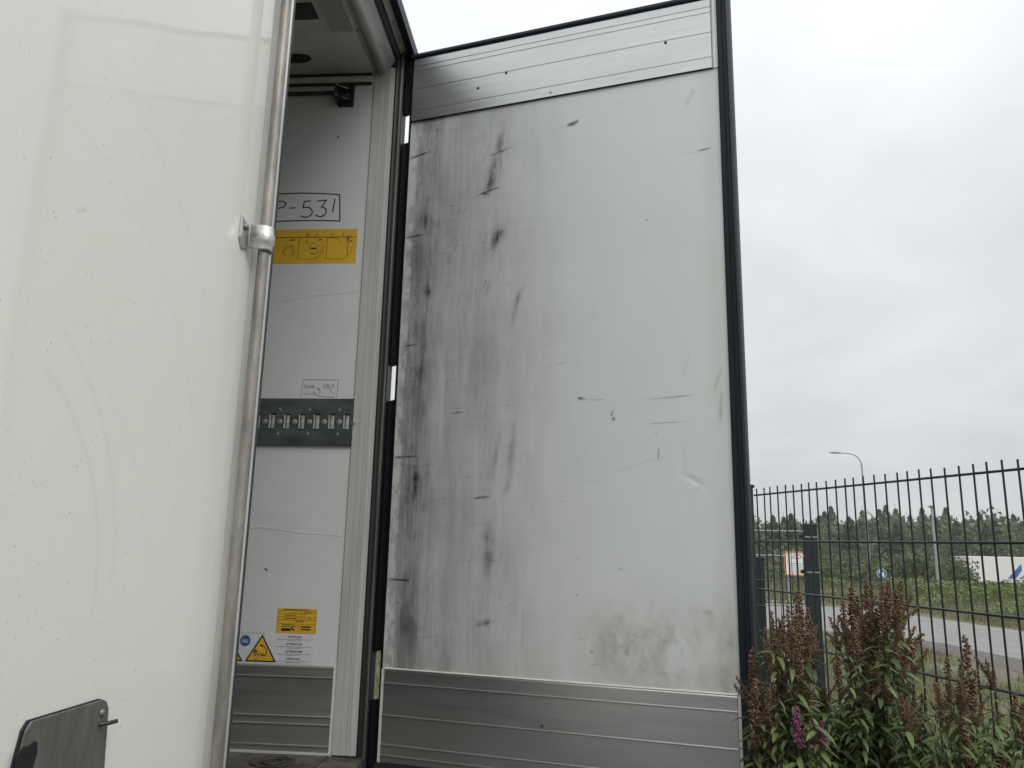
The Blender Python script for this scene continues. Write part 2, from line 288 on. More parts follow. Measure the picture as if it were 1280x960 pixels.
def link(name, me, parent=None, loc=None, rot=None, **props):
    o = bpy.data.objects.new(name, me); col.objects.link(o)
    if loc is not None: o.location = loc
    if rot is not None: o.rotation_euler = rot
    if parent is not None:
        o.parent = parent
        o.matrix_parent_inverse = WORLD[parent.name].inverted()
    WORLD[o.name] = (o.matrix_parent_inverse and Matrix.Identity(4)) if parent is not None else Matrix.LocRotScale(o.location, o.rotation_euler, o.scale)
    if parent is not None: WORLD[o.name] = Matrix.LocRotScale(o.location, o.rotation_euler, o.scale)
    for k, v in props.items(): o[k] = v
    return o
WORLD = {}
def thing(name, loc, label, cat, group=None):
    o = link(name, None, loc=loc); o.empty_display_size = 0.2; o['label'] = label; o['category'] = cat
    if group: o['group'] = group
    return o
def part(name, mb, mat, parent, smooth=None, bevel=0.0, label=None, bseg=2):
    o = link(name, mb.mesh(name, mat, smooth, bevel, bseg), parent)
    if label: o['label'] = label
    return o

def vnoise(shape, cells, seed, octaves=4, gain=0.55):
    """numpy value-noise fbm on a grid; cells=(nu,nv) cells of the first octave"""
    r_ = np.random.default_rng(seed); H, W = shape; out_ = np.zeros(shape); amp = 1; tot = 0; cu, cv = cells
    for _ in range(octaves):
        g = r_.random((int(cv)+2, int(cu)+2)); yy = np.linspace(0, cv-1e-6, H); xx = np.linspace(0, cu-1e-6, W)
        yi = yy.astype(int); xi = xx.astype(int); fy = yy-yi; fx = xx-xi; fy = fy*fy*(3-2*fy); fx = fx*fx*(3-2*fx)
        a = g[np.ix_(yi, xi)]; b = g[np.ix_(yi, xi+1)]; c = g[np.ix_(yi+1, xi)]; d = g[np.ix_(yi+1, xi+1)]
        out_ += amp*((a*(1-fx)+b*fx)*(1-fy)[:, None]+(c*(1-fx)+d*fx)*fy[:, None]); tot += amp; amp *= gain; cu *= 2; cv *= 2
    return out_/tot
def grid_mesh(name, us, vs_, fn, mat, colour=None, smooth=True):
    W_, H_ = len(us), len(vs_); U, V = np.meshgrid(us, vs_); P = np.stack(fn(U, V), -1).reshape(-1, 3)
    i = np.arange(W_*H_).reshape(H_, W_); F = np.stack([i[:-1, :-1], i[:-1, 1:], i[1:, 1:], i[1:, :-1]], -1).reshape(-1, 4)
    me = bpy.data.meshes.new(name); me.vertices.add(len(P)); me.vertices.foreach_set('co', P.astype(np.float32).ravel())
    me.loops.add(F.size); me.loops.foreach_set('vertex_index', F.astype(np.int32).ravel()); me.polygons.add(len(F))
    me.polygons.foreach_set('loop_start', np.arange(0, F.size, 4, dtype=np.int32)); me.polygons.foreach_set('loop_total', np.full(len(F), 4, dtype=np.int32))
    me.update(calc_edges=True)
    if smooth: me.polygons.foreach_set('use_smooth', np.ones(len(F), dtype=bool))
    if colour is not None:
        at = me.color_attributes.new('Dirt', 'FLOAT_COLOR', 'POINT'); c4 = np.ones((len(P), 4), np.float32); c4[:, :3] = colour.reshape(-1, 3); at.data.foreach_set('color', c4.ravel())
    me.materials.append(MATS[mat]); return me
def tri_mesh(name, V, F, mat):
    me = bpy.data.meshes.new(name); V = np.asarray(V, np.float32); F = np.asarray(F, np.int32)
    me.vertices.add(len(V)); me.vertices.foreach_set('co', V.ravel()); k = F.shape[1]
    me.loops.add(F.size); me.loops.foreach_set('vertex_index', F.ravel()); me.polygons.add(len(F))
    me.polygons.foreach_set('loop_start', np.arange(0, F.size, k, dtype=np.int32)); me.polygons.foreach_set('loop_total', np.full(len(F), k, dtype=np.int32))
    me.update(calc_edges=True); me.materials.append(MATS[mat]); return me

# ------------------------------------------------------------------ terrain
def sstep(x, a, b):
    t = np.clip((x-a)/(b-a), 0, 1); return t*t*(3-2*t)
def terrain(x, y):
    x = np.asarray(x, float); y = np.asarray(y, float)
    far = np.maximum(sstep(y, 41, 52), sstep(x, 14.6, 19))
    bank = 0.62*far*(1-sstep(np.hypot(x, y), 48, 66))
    drop = -1.0*sstep(np.hypot(x, y), 50, 70)*far
    und = 0.10*np.sin(x*0.35+1.0)*np.sin(y*0.27)*far
    mound = 1.6*np.exp(-(((x-29.5)/4.2)**2+((y-64)/4.0)**2))
    return bank+drop+und
xs = np.concatenate([[-3000, -1200, -500, -220, -120], np.arange(-70, 121, 1.0), [160, 260, 520, 1300, 3200]])
ys = np.concatenate([[-3000, -1000, -300, -100], np.arange(-50, 161, 1.0), [220, 400, 900, 3200]])
link('ground', grid_mesh('ground', xs, ys, lambda u, v: (u, v, terrain(u, v)), 'ground'), kind='structure')
def sheet(name, left, right, z, mat):
    v = []; f = []
    for a, b in zip(left, right): v += [(*a, z), (*b, z)]
    for i in range(len(left)-1): f.append((2*i, 2*i+1, 2*i+3, 2*i+2))
    me = bpy.data.meshes.new(name); me.from_pydata(v, [], f); me.update(); me.materials.append(MATS[mat]); return link(name, me, kind='structure')
inner = [(9.7, -45), (9.7, 0), (9.75, 12), (9.8, 17.7), (9.6, 21.0), (9.0, 22.6), (7.8, 23.5), (5.6, 23.9), (0, 24.0), (-45, 24.0)]
outer = [(13.9, -45), (13.9, 0), (13.9, 15), (13.85, 25.0), (13.5, 31.0), (12.6, 35.3), (10.8, 37.4), (8.0, 38.2), (0, 38.5), (-45, 38.5)]
sheet('road', inner, outer, 0.008, 'asphalt')
sheet('gravel_shoulder', [(x-(1.1 if i < 6 else 0.8), y-(0 if i < 5 else 0.9)) for i, (x, y) in enumerate(inner)], inner, 0.004, 'gravel')
sheet('footpath', [(-45, 39.6), (0, 39.6), (12.5, 39.4)], [(-45, 41.2), (0, 41.2), (12.5, 41.0)], 0.008, 'footpath_stone')
sheet('yard', [(-45, -45), (1.35, -45), (1.1, 4.6)], [(-45.0, 4.6), (-20, 4.6), (-19.9, 4.6)], 0.004, 'yard_asphalt')
mu, mv = np.linspace(-5, 5, 40), np.linspace(-4.5, 4.5, 36)
def mound_fn(u, v):
    h = 2.9*np.exp(-((u/3.0)**2+(v/2.8)**2))*(1+0.25*(vnoise(u.shape, (5, 5), 3)-0.5))
    return (31.2+0.62*u, 69+v, -1.15+h*1.05)
link('dirt_mound', grid_mesh('dirt_mound', mu, mv, mound_fn, 'dirt'), kind='structure')

# ------------------------------------------------------------------ the trailer
YL, YR, YLi, YRi = 0.463, 3.063, 0.533, 2.993       # outer and inner side faces
XF, ZF, ZC = -13.5, 1.15, 3.845                      # front end, floor and ceiling heights
T = thing('refrigerated_trailer', (-6.7, 1.763, 0.0), 'white refrigerated semi-trailer with one rear door swung open and the other closed', 'trailer')

# -- body shell
p_ = MB(); p_.box(XF, -0.121, YRi, YR-0.002, 1.02, 3.98); side_r = part('side_wall', p_, 'wall_inner', T)
p_ = MB(); p_.box(XF, -0.121, YL+0.002, YLi, 1.02, 3.98); part('side_wall', p_, 'wall_inner', T)
p_ = MB(); p_.box(XF, -0.121, YLi, YRi, ZC, 3.978); roof = part('ceiling', p_, 'ceiling_panel', T)
p_ = MB(); p_.box(XF, -0.13, YLi, YRi, 1.02, ZF); floor = part('floor', p_, 'floor_lining', T)
p_ = MB(); p_.box(XF-0.08, XF, YL, YR, 1.02, 3.98); part('front_wall', p_, 'wall_inner', T)
p_ = MB(); p_.box(-0.13, 0.0, YLi, YRi, 1.00, ZF-0.004); sill = part('threshold', p_, 'floor_lining', T, bevel=0.004)
# interior wall: second sheet edge line, kick plate with rolled ribs
def ribbed_plate(prof, fn, a, b):
    """prof = list of (height, proud) from bottom to top, extruded a..b; back at proud -0.003"""
    m = MB(); pts = [(h, n_) for h, n_ in prof]; pts = [(prof[0][0], -0.003)]+pts+[(prof[-1][0], -0.003)]
    m.prism(pts, a, b, fn); return m
def rib_prof(z0, z1, ribs, th, rib=0.0035, w_=0.004):
    pr = [(z0, th)]
    for z in ribs: pr += [(z-w_, th), (z-w_*0.4, th+rib), (z+w_*0.4, th+rib), (z+w_, th)]
    return pr+[(z1-0.006, th), (z1, th*0.3)]
kp = part('kick_plate', ribbed_plate(rib_prof(1.153, 1.449, [1.178, 1.249, 1.276, 1.409], 0.006), lambda h, n_, x: (x, YRi-n_, h), XF+0.02, -0.131), 'aluminium_inside', side_r)
p_ = MB(); p_.box(-0.1305, -0.124, YRi-0.007, YRi-0.0005, 1.156, 1.449); part('plate_end_trim', p_, 'trim_white', side_r)
p_ = MB(); p_.box(XF+0.02, -0.125, YRi-0.014, YRi-0.001, ZF+0.0005, ZF+0.007); part('floor_bead', p_, 'lining', floor)
# cove rail under the ceiling: pale strip between two black joints
p_ = MB(); p_.box(XF+0.02, -0.129, YRi-0.009, YRi, 3.803, 3.832); part('cove_strip', p_, 'trim_white', side_r)
for z0, z1, y in ((3.832, 3.8445, 0.012), (3.793, 3.803, 0.010)):
    p_ = MB(); p_.box(XF+0.02, -0.13, YRi-y, YRi, z0, z1); part('cove_joint', p_, 'black_rubber', side_r)
# faint seam and wrinkles on the wall sheet, modelled as shallow creases
def ribbon(pts, half, fn, th=0.0006, mb=None):
    m = mb or MB()
    n_ = len(pts)
    for i in range(n_-1):
        (u0, v0), (u1, v1) = pts[i], pts[i+1]; d = math.hypot(u1-u0, v1-v0) or 1; nx, ny = -(v1-v0)/d*half, (u1-u0)/d*half
        ex, ey = (u1-u0)/d*half*0.6, (v1-v0)/d*half*0.6
        q = [(u0+nx-ex, v0+ny-ey), (u0-nx-ex, v0-ny-ey), (u1-nx+ex, v1-ny+ey), (u1+nx+ex, v1+ny+ey)]
        o = th*(1+0.02*i)
        m.add([fn(a, b, 0) for a, b in q]+[fn(a, b, o) for a, b in q], [(4, 5, 6, 7), (0, 4, 7, 3), (1, 2, 6, 5), (0, 1, 5, 4), (2, 3, 7, 6)])
    return m
WF = lambda x, z, o: (x, YRi-0.0002-o, z)               # a point on the interior wall, o metres proud of it
m_ = MB(); prof = [(-0.60, 1.925), (-0.52, 1.937), (-0.44, 1.939), (-0.36, 1.930), (-0.29, 1.921), (-0.21, 1.918), (-0.135, 1.914)]
for k, (x, z) in enumerate(prof[:-1]):
    x1, z1 = prof[k+1]; m_.add([WF(x, z+0.006, 0), WF(x1, z1+0.006, 0), WF(x1, z1, 0.0007), WF(x, z, 0.0007), WF(x, z-0.003, 0), WF(x1, z1-0.003, 0)], [(0, 1, 2, 3), (3, 2, 5, 4)])
part('sheet_wrinkle', m_, 'wall_inner', side_r, smooth=1.2)
part('scuff', ribbon([(-0.49, 2.828), (-0.40, 2.842), (-0.30, 2.858), (-0.14, 2.872)], 0.0009, WF, 0.0003), 'faint_scuff', side_r)
part('scuff', ribbon([(-0.55, 1.555), (-0.40, 1.556)], 0.0011, WF, 0.0003), 'ink', side_r)
part('scuff', ribbon([(-0.42, 1.788), (-0.413, 1.786), (-0.412, 1.781)], 0.002, WF, 0.0003), 'ink', side_r)
part('scuff', ribbon([(-0.262, 3.556), (-0.2615, 3.556), (-0.2575, 3.554)], 0.003, WF, 0.0004), 'ink', side_r)
part('scuff', ribbon([(-0.24, 3.46), (-0.226, 3.43), (-0.218, 3.425)], 0.0010, WF, 0.0003), 'faint_scuff', side_r)

# -- lashing rail (black, with a row of slots and studs)
rail = None
m_ = MB(); px0, zc0 = -0.141, 2.345
m_.box(XF+0.02, -0.117, YRi-0.003, YRi-0.0005, 2.2555, 2.4355)
m_.box(XF+0.02, -0.117, YRi-0.011, YRi-0.003, 2.376, 2.436); m_.box(XF+0.02, -0.117, YRi-0.011, YRi-0.003, 2.255, 2.314)
xs_ = [px0-0.0588*i for i in range(60)]
m_.box(xs_[0]+0.0125, -0.117, YRi-0.011, YRi-0.003, 2.314, 2.376)
for i in range(59): m_.box(xs_[i+1]+0.0125, xs_[i]-0.0125, YRi-0.011, YRi-0.003, 2.314, 2.376)
m_.box(XF+0.02, xs_[-1]-0.0125, YRi-0.011, YRi-0.003, 2.314, 2.376)
rail = part('lashing_rail', m_, 'rail_black', T)
sl = MB(); sl.prism([(-0.006, 0.003), (-0.004, 0.0072), (0.001, 0.0080), (0.0075, 0.006), (0.0085, 0.003)], -0.027, 0.025, lambda u, n_, z: (u, -n_, z)); slot_me = sl.mesh('slot_tongue', 'rail_insert', smooth=0.9)
se = MB(); se.box(-0.0122, -0.0098, -0.0125, -0.003, -0.027, 0.028); slot_edge_me = se.mesh('slot_lip', 'edge_aluminium')
st = MB(); st.lathe([(0.0001, 0.0), (0.0112, 0.0), (0.0100, 0.0010), (0.007, 0.0019), (0.0025, 0.0024)], (0, -1, 0), (0, 0, 0), 18); stud_me = st.mesh('rail_stud', 'rail_stud', smooth=1.0)
ar = MB(); ar.add([(-0.0055, 0, 0.005), (0.0055, 0, 0.005), (0, 0, -0.0065), (-0.0055, -0.0012, 0.005), (0.0055, -0.0012, 0.005), (0, -0.0012, -0.0065)], [(0, 1, 2), (3, 5, 4), (0, 3, 4, 1), (1, 4, 5, 2), (2, 5, 3, 0)]); arrow_me = ar.mesh('rail_arrow', 'galvanised')
for i in range(16):
    link('slot_tongue', slot_me, rail, (xs_[i], YRi-0.0005, zc0)); link('slot_lip', slot_edge_me, rail, (xs_[i], YRi, zc0))
    link('rail_stud', stud_me, rail, (xs_[i]-0.030, YRi-0.011, zc0-0.002))
    if i % 2 == 0:
        link('rail_arrow', arrow_me, rail, (xs_[i]-0.031, YRi-0.011, 2.391)); link('rail_arrow', arrow_me, rail, (xs_[i]-0.032, YRi-0.011, 2.299), (0, math.pi, 0))
link('rail_stud', stud_me, rail, (-0.1185, YRi-0.006, zc0-0.002))

# -- bracket and beam near the ceiling
m_ = MB(); m_.box(-0.268, -0.206, YRi-0.004, YRi, 3.692, 3.79); m_.box(-0.272, -0.268, YRi-0.06, YRi-0.001, 3.700, 3.768); m_.box(-0.206, -0.202, YRi-0.012, YRi-0.001, 3.692, 3.79)
m_.prism([(3.713, 0.055), (3.720, 0.060), (3.722, 0.004), (3.715, 0.004)], -0.268, -0.212, lambda z, n_, x: (x, YRi-n_, z))
m_.prism([(3.762, 0.055), (3.768, 0.060), (3.770, 0.004), (3.763, 0.004)], -0.268, -0.212, lambda z, n_, x: (x, YRi-n_, z))
brk = part('beam_bracket', m_, 'dark_steel', T)
for z in (3.717, 3.764):
    m_ = MB(); m_.tube([(-0.266, YRi-0.060, z), (-0.222, YRi-0.030, z-0.003)], 0.0022, 6); part('bracket_edge', m_, 'edge_aluminium', brk)
m_ = MB(); m_.box(-3.2, -0.272, YRi-0.018, YRi-0.004, 3.748, 3.760); part('beam', m_, 'dark_steel', brk)

# -- rear frame: corner post, header, seals
prof = [(-0.1205, 3.06), (-0.1205, 2.9905), (-0.118, 2.9875), (-0.092, 2.9868), (-0.0912, 2.9885), (-0.0898, 2.9885), (-0.089, 2.9865), (-0.070, 2.9862), (-0.0692, 2.9882), (-0.0678, 2.9882), (-0.067, 2.9858), (-0.056, 2.9855), (-0.055, 2.984), (-0.045, 2.984), (-0.044, 2.9855), (-0.0312, 2.985), (-0.0312, 3.06)]
def zx(u, v, w_): return (u, v, w_)
def mirror(pr): return [(u, YL+YR-v) for u, v in pr]
for side, mir in (('r', False), ('l', True)):
    f_ = (lambda q: mirror(q)) if mir else (lambda q: q)
    m_ = MB(); m_.prism(f_(prof), ZF+0.002, 3.868, zx); post = part('corner_post', m_, 'lining', T, smooth=0.5)
    m_ = MB(); m_.prism(f_([(-0.031, 3.06), (-0.031, 2.990), (-0.024, 2.986), (-0.018, 2.990), (-0.0125, 2.996), (-0.0125, 3.06)]), 1.02, 3.94, zx); part('inner_seal', m_, 'black_rubber', post)
    m_ = MB(); m_.prism(f_([(-0.0122, 3.06), (-0.0122, 2.994), (-0.006, 2.991), (0.0, 2.993), (0.0, 3.06)]), 1.02, 3.95, zx); part('metal_strip', m_, 'brown_strip', post)
    m_ = MB(); m_.prism(f_([(0.0003, 3.063), (0.0003, 2.997), (0.004, 2.999), (0.004, 3.063)]), 1.0, 3.97, zx); part('outer_seal', m_, 'rubber', post)
    m_ = MB(); m_.prism(f_([(-0.12, 3.0603), (-0.12, 3.0645), (0.006, 3.0645), (0.006, 3.0632), (0.0002, 3.0603)]), 1.0, 3.98, zx); part('corner_cap', m_, 'trim_white', post)
    if not mir:
        for z0, z1, sl0, sl1 in ((1.02, 1.343, 0, -0.012), (1.497, 2.451, 0.016, -0.014), (2.581, 3.556, 0.012, -0.016), (3.679, 3.97, 0.016, 0)):
            m_ = MB(); q = [(0.0042, 3.035), (0.0042, 3.060), (0.052, 3.060), (0.052, 3.035)]
            m_.add([(x, y, z0+(sl0 if x > 0.03 else 0)) for x, y in q]+[(x, y, z1+(sl1 if x < 0.03 else 0)) for x, y in q], [(3, 2, 1, 0), (4, 5, 6, 7)]+[(i, (i+1) % 4, 4+(i+1) % 4, 4+i) for i in range(4)])
            part('hinge_seal', m_, 'rubber', post, bevel=0.002)
# header: lining with a rolled bead, then seal, metal strip, rubber lip
bead = [(-0.086+0.024*math.cos(a), 3.858+0.024*math.sin(a)) for a in [R(200+k*16) for k in range(10)]]
hp = [(-0.1205, 3.975), (-0.1205, 3.848), (-0.112, 3.848)]+bead+[(-0.058, 3.862), (-0.0312, 3.902), (-0.0312, 3.975)]
hfn = lambda x, z, y: (x, y, z)
m_ = MB(); m_.prism(hp, YLi+0.001, YRi-0.0065, hfn); header = part('header', m_, 'header_lining', T, smooth=0.6)
m_ = MB(); m_.prism([(-0.031, 3.972), (-0.031, 3.900), (-0.022, 3.908), (-0.0125, 3.934), (-0.0125, 3.972)], YLi, YRi+0.03, hfn); part('inner_seal', m_, 'black_rubber', header)
m_ = MB(); m_.prism([(-0.0122, 3.975), (-0.0122, 3.936), (0.008, 3.957), (0.008, 3.975)], YLi, YRi+0.03, hfn); part('metal_strip', m_, 'lining', header)
m_ = MB(); m_.prism([(0.0083, 3.985), (0.0083, 3.955), (0.036, 3.936), (0.045, 3.937), (0.047, 3.985)], YL, YR, hfn); part('outer_seal', m_, 'rubber', header)
m_ = MB(); m_.box(-0.121, 0.0082, YL, YR, 3.9785, 3.995); part('roof_cap', m_, 'trim_white', header)
ov = []
for a in range(24):
    t_ = 2*math.pi*a/24; ov.append((0.006*math.cos(t_), (0.062 if math.sin(t_) > 0 else -0.062)+0.006*math.sin(t_)))
nrm = Vector((0.021, 0, -0.02)).normalized(); tang = Vector((0.02, 0, 0.021)).normalized()
base_ = Vector((-0.002, 2.86, 3.9465))
m_ = MB(); m_.prism(ov, 0.0, 0.0012, lambda u, v, w_: tuple(base_+tang*u+Vector((0, 1, 0))*v+nrm*w_)); part('slot_rim', m_, 'black_rubber', header)
m_ = MB(); m_.prism([(u*0.62, v*0.955) for u, v in ov], 0.0, 0.002, lambda u, v, w_: tuple(base_+tang*u+Vector((0, 1, 0))*v+nrm*w_)); part('slot_insert', m_, 'lining', header)
# ceiling fittings: ribbed grille, dark vent panel, oval lamp, cover plate
m_ = MB(); m_.box(-0.218, -0.124, 1.45, 2.70, ZC-0.004, ZC-0.0005); gr_ = part('grille', m_, 'ceiling_panel', roof)
m_ = MB()
for k in range(9): m_.box(-0.2155+k*0.0103, -0.2105+k*0.0103, 1.455, 2.698, ZC-0.0105, ZC-0.0043)
part('grille_ribs', m_, 'lining', roof)['kind'] = 'stuff'
m_ = MB(); m_.box(-0.62, -0.245, 2.535, 2.625, ZC-0.006, ZC-0.0005); part('vent_panel', m_, 'dark_steel', roof, bevel=0.002)
m_ = MB()
el = [(0.055*math.cos(2*math.pi*k/28)+(0.03 if math.cos(2*math.pi*k/28) > 0 else -0.03), 0.024*math.sin(2*math.pi*k/28)) for k in range(28)]
m_.prism(el, ZC-0.012, ZC-0.0005, lambda u, v, z: (-0.44+u, 2.862+v, z)); part('ceiling_lamp', m_, 'black_rubber', roof, bevel=0.002)
m_ = MB(); m_.prism([(-0.124, 2.705), (-0.124, 2.83), (-0.118, 2.86), (-0.10, 2.865), (-0.10, 2.705)], 3.8425, 3.8465, lambda u, v, z: (u, v, z)); part('cover_plate', m_, 'header_lining', header)
# floor: recessed lashing ring, corner grime
m_ = MB(); m_.lathe([(0.060, 0.0002), (0.074, 0.0002), (0.076, 0.003), (0.072, 0.0045), (0.066, 0.0045), (0.062, 0.002), (0.060, 0.001)], (0, 0, 1), (-0.285, 2.862, ZF), 32); part('ring_pan', m_, 'floor_grime', floor, smooth=0.9)
m_ = MB(); m_.tube([(-0.285+0.036*math.cos(a), 2.862+0.036*math.sin(a), ZF+0.003) for a in [2*math.pi*k/24 for k in range(25)]], 0.0032, 8); part('lashing_ring', m_, 'floor_grime', floor, smooth=1.0)

# -- stickers and marker writing on the interior wall
def textmesh(body, size, name, mat, bold=0.0, align='CENTER'):
    cu = bpy.data.curves.new(name, 'FONT'); cu.body = body; cu.size = size; cu.align_x = align; cu.offset = bold; cu.extrude = 0.0002; cu.resolution_u = 2
    ob = bpy.data.objects.new('tmp_text', cu); col.objects.link(ob); dg = bpy.context.evaluated_depsgraph_get(); dg.update()
    me = bpy.data.meshes.new_from_object(ob.evaluated_get(dg)); bpy.data.objects.remove(ob); me.materials.clear(); me.materials.append(MATS[mat]); return me
MK = lambda u, v, o: WF(-0.7295+u*0.000476+v*0.00004, 3.3485-u*0.000007-v*0.000499, o)
strokes = [[(300, 92), (480, 88), (700, 80), (900, 86), (1022, 93)], [(1029, 94), (1030, 200), (1027, 326)], [(300, 336), (470, 332), (650, 325), (850, 322), (1028, 328)], [(302, 92), (298, 336)],
           [(462, 152), (455, 210), (447, 285)], [(462, 160), (495, 153), (530, 155), (549, 170), (549, 185), (530, 204), (485, 217)], [(590, 215), (612, 213), (635, 210)],
           [(772, 150), (740, 152), (716, 156), (710, 185), (705, 213), (728, 205), (752, 207), (775, 222), (787, 243), (780, 270), (752, 290), (718, 296), (685, 284)],
           [(835, 150), (875, 147), (911, 143), (890, 175), (865, 205), (890, 208), (906, 225), (907, 250), (893, 275), (868, 288), (840, 286), (815, 275)], [(988, 130), (977, 190), (965, 248)]]
m_ = MB()
for s_ in strokes: ribbon([(u, v*0.000484/0.00043) for u, v in s_], 5.2, lambda u, v, o: MK(u, v*0.00043/0.000484, o), 0.0004, m_)
part('marker_writing', m_, 'ink', side_r, label='black handwritten number in a drawn box')
# long yellow label with drawings
m_ = MB(); m_.box(-0.62, -0.150, YRi-0.0008, YRi-0.0001, 2.996, 3.143); ylab = part('instruction_label', m_, 'yellow', T, label='long yellow instruction label with line drawings')
YF = lambda x, z, o: (x, YRi-0.0009-o, z)
m_ = MB()
ribbon([(-0.62, 3.108), (-0.152, 3.108)], 0.0014, YF, 0.0003, m_)
for x in (-0.39, -0.272): ribbon([(x, 3.107), (x-0.003, 3.012)], 0.0009, YF, 0.0003, m_)
for x0 in (-0.39, -0.272): ribbon([(x0+0.003, 3.016), (x0+0.055, 3.012), (x0+0.075, 3.016), (x0+0.09, 3.030), (x0+0.10, 3.045), (x0+0.104, 3.075)], 0.0008, YF, 0.0003, m_)
for cx, cz, r_ in ((-0.328, 3.060, 0.021), (-0.183, 3.100, 0.013), (-0.43, 3.05, 0.024), (-0.36, 3.118, 0.006), (-0.255, 3.118, 0.006)):
    ribbon([(cx+r_*math.cos(a), cz+r_*math.sin(a)) for a in [2*math.pi*k/16 for k in range(17)]], 0.0006, YF, 0.0003, m_)
ribbon([(-0.346, 3.037), (-0.325, 3.034), (-0.302, 3.042), (-0.293, 3.055)], 0.0007, YF, 0.0003, m_); ribbon([(-0.46, 3.03), (-0.445, 3.06), (-0.42, 3.07), (-0.41, 3.03)], 0.0007, YF, 0.0003, m_)
ribbon([(-0.262, 3.105), (-0.235, 3.104), (-0.222, 3.094), (-0.22, 3.085)], 0.0008, YF, 0.0003, m_)
part('label_drawing', m_, 'ink_brown', ylab)
m_ = MB()
for pts, h_ in (([(-0.338, 3.060), (-0.318, 3.060)], 0.0032), ([(-0.358, 3.096), (-0.358, 3.083)], 0.0016), ([(-0.310, 3.096), (-0.297, 3.098)], 0.0022), ([(-0.428, 3.096), (-0.41, 3.098)], 0.0022), ([(-0.187, 3.106), (-0.186, 3.095)], 0.0022), ([(-0.176, 3.090), (-0.170, 3.091)], 0.0022), ([(-0.186, 3.094), (-0.187, 3.025)], 0.0009), ([(-0.36, 3.125), (-0.354, 3.114)], 0.0012), ([(-0.318, 3.124), (-0.318, 3.114)], 0.001), ([(-0.208, 3.126), (-0.208, 3.115)], 0.001)):
    ribbon(pts, h_, YF, 0.0005, m_)
part('label_print', m_, 'ink', ylab)['kind'] = 'stuff'
# small yellow label
m_ = MB(); m_.box(-0.358, -0.207, YRi-0.0008, YRi-0.0001, 1.560, 1.648); sl_ = part('rating_label', m_, 'yellow', T, label='small yellow text label above the warning sticker')
m_ = MB()
for z in (1.640, 1.630, 1.618, 1.606, 1.593): ribbon([(-0.353, z), (-0.212, z)], 0.0005, YF, 0.0003, m_)
for x, z0, z1 in ((-0.353, 1.593, 1.640), (-0.212, 1.565, 1.640), (-0.274, 1.565, 1.593), (-0.265, 1.606, 1.640), (-0.255, 1.606, 1.640)): ribbon([(x, z0), (x, z1)], 0.0005, YF, 0.0003, m_)
for x0, x1, z in ((-0.335, -0.235, 1.6435), (-0.33, -0.285, 1.6235), (-0.33, -0.28, 1.612), (-0.25, -0.225, 1.634), (-0.24, -0.225, 1.612), (-0.335, -0.285, 1.589), (-0.338, -0.278, 1.583), (-0.285, -0.25, 1.6015)):
    for k in range(int((x1-x0)/0.006)): ribbon([(x0+k*0.006, z), (x0+k*0.006+0.0042, z)], 0.0013, YF, 0.0003, m_)
part('label_print', m_, 'ink_brown', sl_)['kind'] = 'stuff'
m_ = MB(); m_.box(-0.338, -0.302, YRi-0.0014, YRi-0.0009, 1.5675, 1.577); ribbon([(-0.300, 1.578), (-0.294, 1.574), (-0.290, 1.570)], 0.0028, YF, 0.0005, m_)
for k in range(5): ribbon([(-0.264+k*0.0075, 1.5835), (-0.259+k*0.0075, 1.5835)], 0.0022, YF, 0.0005, m_); ribbon([(-0.262+k*0.0068, 1.574), (-0.2572+k*0.0068, 1.574)], 0.0022, YF, 0.0005, m_)
part('label_emblem', m_, 'ink', sl_)
# white warning sticker with two triangles and a blue mark
m_ = MB(); m_.box(-0.68, -0.2095, YRi-0.0008, YRi-0.0001, 1.4525, 1.5555); ws = part('warning_sticker', m_, 'label_white', T, label='white warning sticker with yellow triangles and blue roundel')
def tri(cx, z0, z1, half, o, name, mat):
    m_ = MB(); pts = [(cx-half, z0), (cx+half, z0), (cx, z1)]; m_.prism(pts, 0, 0.0003, lambda u, v, w_: YF(u, v, w_+o)); return part(name, m_, mat, ws)
for cx in (-0.407, -0.533):
    tri(cx, 1.4565, 1.5535, 0.0590, 0.0, 'triangle_border', 'ink'); tri(cx, 1.4615, 1.5430, 0.0495, 0.00035, 'triangle_field', 'yellow')
    m_ = MB(); g2 = lambda x, z, o: YF(cx+x, z, o+0.0007)
    for pts, h_ in (([(-0.026, 1.489), (-0.022, 1.497), (-0.015, 1.492)], 0.0028), ([(-0.026, 1.484), (0.006, 1.484)], 0.0016), ([(0.006, 1.484), (0.022, 1.487)], 0.0008), ([(-0.024, 1.478), (-0.021, 1.478)], 0.002), ([(-0.012, 1.478), (-0.009, 1.478)], 0.002), ([(0.0, 1.478), (0.02, 1.480)], 0.0018), ([(0.0, 1.515), (0.012, 1.510), (0.020, 1.500), (0.021, 1.489)], 0.0014), ([(-0.004, 1.516), (0.004, 1.512)], 0.0026), ([(-0.024, 1.466), (-0.012, 1.466)], 0.0012)):
        ribbon(pts, h_, g2, 0.0003, m_)
    part('triangle_symbol', m_, 'ink', ws)
m_ = MB(); m_.lathe([(0.0001, 0), (0.0195, 0), (0.0195, 0.0004), (0.0001, 0.0004)], (0, -1, 0), (-0.470, YRi-0.0009, 1.529), 28); part('roundel', m_, 'sticker_blue', ws)
m_ = MB()
for k in range(3): ribbon([(-0.481+k*0.008, 1.534), (-0.481+k*0.008, 1.524), (-0.476+k*0.008, 1.524), (-0.476+k*0.008, 1.534)], 0.0008, lambda x, z, o: YF(x, z, o+0.0005), 0.0003, m_)
part('roundel_symbol', m_, 'label_white', ws)
